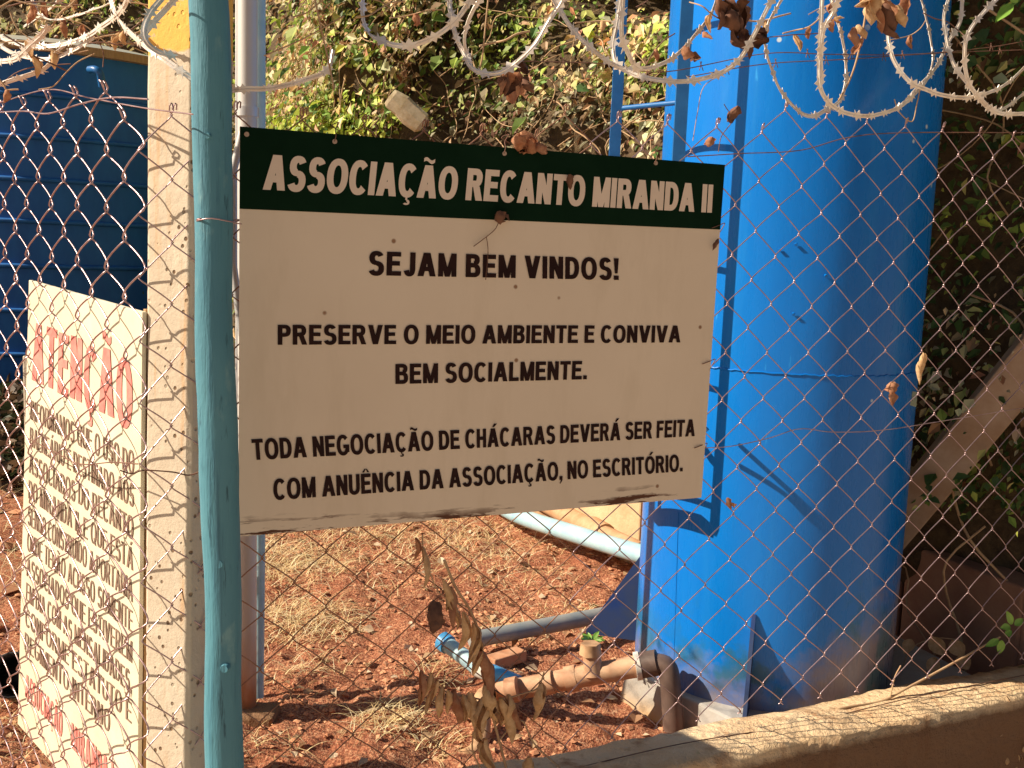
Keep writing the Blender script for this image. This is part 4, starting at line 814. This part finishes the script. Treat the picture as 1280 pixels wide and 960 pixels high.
def clump(name, label, spots, mat, off=-.02, fn=MF):
    c = thing(name, fn(spots[0][0], spots[0][1], off), label, 'dead leaves', 'dead leaves caught on the fence and wires')
    for i, (x, y, dx, dy, w) in enumerate(spots):
        a = fn(x, y, off+random.uniform(-.015, .015)); b = fn(x+dx, y+dy, off+random.uniform(-.02, .02)); curl_leaf(c, a, b-a, np.linalg.norm(b-a), w/560, mat[i % len(mat)], 200+i*7, random.uniform(.5, 1))
    return c
D_ = [M['darkleaf'], M['darkleaf'], M['rustleaf']]
clump('dead_leaf_cluster', 'dark withered leaf cluster caught in the razor wire in front of the bright blue steel', [(898, -4, 10, 30, 18), (905, 0, 8, 34, 22), (912, 12, 14, 28, 24), (922, 20, 6, 34, 26), (930, 8, 4, 30, 22), (918, 34, 8, 26, 22), (928, 38, 10, 24, 20), (938, 44, 16, 10, 18), (948, 36, 12, 8, 16), (936, 52, -6, 14, 16), (900, 14, 8, 20, 16), (926, -2, 6, 20, 18), (915, -6, 4, 20, 20)], [M['darkleaf']])
clump('dead_leaf_cluster', 'rust brown leaf clump on the razor wire above the word RECANTO', [(634, 84, 4, 26, 18), (640, 92, -6, 26, 20), (648, 90, 6, 30, 18), (630, 96, -4, 20, 16), (644, 104, 4, 24, 18), (655, 96, 4, 22, 14), (626, 100, 8, 18, 14), (650, 76, 6, 18, 12)], [M['rustleaf'], M['darkleaf']])
clump('dead_leaf_cluster', 'reddish dry leaves resting on the top edge of the welcome sign', [(646, 168, 6, 20, 20), (656, 164, 2, 24, 22), (664, 172, 6, 24, 16), (672, 178, 8, 14, 14), (650, 178, 12, 10, 14)], [M['rustleaf']], -.012)
clump('dead_leaf_cluster', 'curled brown leaf bunch hanging on razor wire before the dark side of the tank', [(1090, -4, 4, 34, 24), (1100, -2, 6, 40, 28), (1112, 2, 6, 36, 26), (1122, 6, 6, 30, 20), (1130, -4, 6, 26, 18), (1106, 20, 8, 26, 18), (1086, -6, -4, 22, 14), (1078, -6, 4, 14, 12)], [M['deadleaf'], M['rustleaf'], M['darkleaf']])
clump('dead_leaf_cluster', 'small brown leaf shreds between two razor loops left of the curled bunch', [(1034, 24, 10, 14, 12), (1044, 22, 8, 10, 10), (1068, 34, 4, 26, 14), (1074, 30, 6, 20, 12), (1076, 48, -4, 22, 12), (1086, -2, 2, 34, 5)], [M['rustleaf'], M['deadleaf']])
clump('dead_leaf_cluster', 'withered leaf on the small razor loop beside the upper ladder rail', [(852, 62, 16, 8, 14), (862, 70, 12, 4, 12), (880, 40, 10, 6, 8)], [M['rustleaf'], M['darkleaf']])
clump('hanging_leaf', 'single tan leaf hanging on the mesh over the dark side of the blue tank', [(1113, 478, 3, 16, 18), (1115, 490, 3, 18, 14)], [M['rustleaf']], -.006)
clump('hanging_leaf', 'dark pointed leaf hanging from the mesh right of the upper ladder rail', [(922, 132, -10, 22, 14), (912, 142, 4, 14, 12)], [M['darkleaf']], -.004)
clump('hanging_leaf', 'small pinkish dead leaf on the mesh just above the right end of the sign header', [(886, 172, 2, 12, 14), (889, 178, -4, 8, 8)], [M['rustleaf']], -.004)
clump('hanging_leaf', 'long pale dry leaf hanging at the right edge of the blue tank', [(1152, 440, 4, 38, 12)], [M['deadleaf']], -.004)
clump('hanging_leaf', 'shrivelled leaf stuck over the letter O of RECANTO', [(710, 218, 6, 18, 10), (716, 222, 2, 14, 8)], [M['darkleaf']], -.008)
clump('hanging_leaf', 'dark red leaf stuck under the header band of the welcome sign', [(622, 264, 6, 16, 14), (630, 266, -2, 14, 12)], [M['darkleaf']], -.008)
clump('hanging_leaf', 'brown leaf curled on the right edge of the welcome sign', [(897, 298, -4, 16, 6)], [M['darkleaf']], -.004)
clump('hanging_leaf', 'brown tuft of leaf on the mesh beside the lower end of the ladder shadow', [(908, 622, 8, 14, 8), (914, 628, 6, 12, 6)], [M['rustleaf']], -.004)
# dry stems hanging from above
hs_ = thing('dry_creeper', MF(600, 0, .02), 'thin brown dry stems hanging down between the razor loops', 'stems')
for pts, r in (([(611, -10), (606, 40), (603, 70), (599, 88)], .0016), ([(392, -10), (400, 30), (408, 65), (418, 112)], .0016), ([(1086, -10), (1080, 30), (1072, 70), (1062, 100), (1048, 126)], .0022), ([(1118, 124), (1124, 140), (1140, 152), (1146, 130), (1150, 112)], .0014), ([(905, 92), (880, 108), (872, 140), (866, 176)], .0009), ([(430, 20), (380, 48), (330, 70)], .0013), ([(500, 0), (470, 22)], .001)):
    MB().tube(smooth([MF(x, y, .0) for x, y in pts], 5), r, 5).build('stem', M['stem'], hs_)
rd = random.Random(3)
for i in range(46):
    if i < 30: x, y = rd.uniform(-10, 215), rd.uniform(-10, 95); k_ = 1
    else: x, y = rd.uniform(420, 1200), rd.uniform(-10, 60); k_ = .7
    a = rd.uniform(-.7, .7)+(math.pi if rd.random() < .5 else 0); pts = []; off = rd.uniform(-.03, .12)
    for j in range(5): pts.append(MF(x, y, off+rd.uniform(-.02, .02)) if i >= 30 else PY(x, y, 1.85+off*2)); a += rd.uniform(-.5, .5); x += 24*k_*math.cos(a); y = min(y+20*k_*math.sin(a), 112)
    MB().tube(smooth(pts, 4), rd.uniform(.0008, .0022), 5).build('stem', M['stem'] if rd.random() < .7 else M['oldwire'], hs_)
    if rd.random() < .5: curl_leaf(hs_, pts[2], (rd.uniform(-.4, .4), .1, -1), .03*rd.uniform(.7, 1.3), .016, M['rustleaf'] if rd.random() < .5 else M['deadleaf'], 500+i)
n = 9000; x = RS.uniform(-5.2, -2.3, n); y = RS.uniform(4.9, 8.2, n)  # dark leaves added to stand in for shade on the left ground
leaves('shade_leaf_litter', np.stack([x, y, hsoil(x, y)+RS.uniform(0, .16, n)*np.clip(vnoise(x, y, 2, 88)+.5, 0, 1)], 1), RS.normal(0, .6, (n, 3))+[-.2, -.2, .8], RS.uniform(.04, .12, n), np.array([[.10, .06, .035], [.05, .06, .025], [.18, .11, .06]])[RS.randint(0, 3, n)], M['leaf'], ('dark brown leaf litter added to darken the shaded ground before the dark tank', 'leaf litter'), droop=0)
# green twig at right
gt = thing('green_twig', MF(1180, 850), 'slender tan twig with fresh green leaves leaning over the kerb at right', 'twig')
MB().tube(smooth([MF(x, y, .03) for x, y in ((1035, 896), (1050, 886), (1100, 877), (1130, 862), (1160, 846), (1200, 824), (1232, 806), (1250, 796))], 5), [.0042-.00005*i for i in range(36)], 6).build('stem', M['stem'], gt)
MB().tube(smooth([MF(x, y, .03) for x, y in ((1112, 876), (1118, 848), (1126, 832))], 5), .0018, 5).build('stem', M['stem'], gt)
for (x, y, dx, dy, w) in ((1248, 800, -12, 6, 9), (1252, 800, -2, 16, 10), (1256, 795, 8, -6, 8), (1262, 784, -8, 0, 10), (1264, 780, -3, -13, 10), (1268, 782, 10, -8, 9), (1285, 800, 8, -4, 8)):
    a = MF(x, y, .025); b = MF(x+dx, y+dy, .02); broad_leaf(gt, a, b-a, FNc+[-.5, 0, .6], np.linalg.norm(b-a)*1.15, w/480, M['greenleaf'])
gl = thing('green_sprig', MF(1265, 5, .05), 'small bright green sprig at the top right corner above the razor wire', 'sprig')
MB().tube([MF(1290, -10, .05), MF(1270, 4, .05), MF(1262, 10, .05)], .001, 5).build('stem', M['greenleaf'], gl)
for (x, y, dx, dy, w) in ((1265, 6, -18, 16, 13), (1266, 4, 4, -10, 9)):
    a = MF(x, y, .05); b = MF(x+dx, y+dy, .04); broad_leaf(gl, a, b-a, FNc+[-.5, 0, .6], np.linalg.norm(b-a), w/480, M['greenleaf'])
sw_ = thing('green_weed', PY(738, 800, 2.66), 'tiny green weed growing beside the pipe valve in front of the gusset', 'weed')
for i in range(14):
    p0 = PY(739, 803, 2.70); a = i*.45; d = np.array([math.cos(a), math.sin(a)*.6, random.uniform(.2, .9)]); broad_leaf(sw_, p0+d*.008, d, [0, -.6, 1], random.uniform(.02, .03), .013, M['greenleaf'])
dw_ = thing('dry_weed', kl(2.0, .25, 0), 'dry tan leaved weed in the shade behind the kerb under the green twig', 'weed')
for i, (x, y, dx, dy, w) in enumerate(((1165, 795, 14, 26, 22), (1190, 800, 14, 22, 22), (1140, 800, -10, 16, 16), (1200, 818, 10, 20, 20), (1170, 822, -8, 22, 18))):
    a = PY(x, y, 2.85); b = PY(x+dx, y+dy, 2.83); broad_leaf(dw_, a, b-a, [-.6, -.8, .3], np.linalg.norm(b-a), w/470, M['deadleaf'])
MB().tube(smooth([PY(x, y, 2.86) for x, y in ((1130, 880), (1128, 840), (1140, 810), (1170, 798), (1200, 800))], 4), .0018, 5).build('stem', M['stem'], dw_)
kw = thing('dead_creeper', kl(2.3, -.10, -.1), 'dead forked creeper hanging on the shaded face of the kerb at lower right', 'creeper')
for pts, r in (([(1216, 943), (1232, 930), (1250, 920), (1268, 908), (1290, 900)], .0022), ([(1268, 908), (1270, 930), (1262, 960), (1270, 985)], .0018), ([(1272, 915), (1264, 880), (1258, 870)], .0014)):
    MB().tube(smooth([MF(x, y, -.075) for x, y in pts], 4), r, 5).build('stem', M['stem'], kw)
for i, (x, y) in enumerate(((1262, 930), (1272, 940), (1258, 945), (1276, 925), (1268, 955), (1280, 948))): a = MF(x, y, -.075); curl_leaf(kw, a, (.1, 0, -1), .03, .018, M['deadleaf'], 300+i)
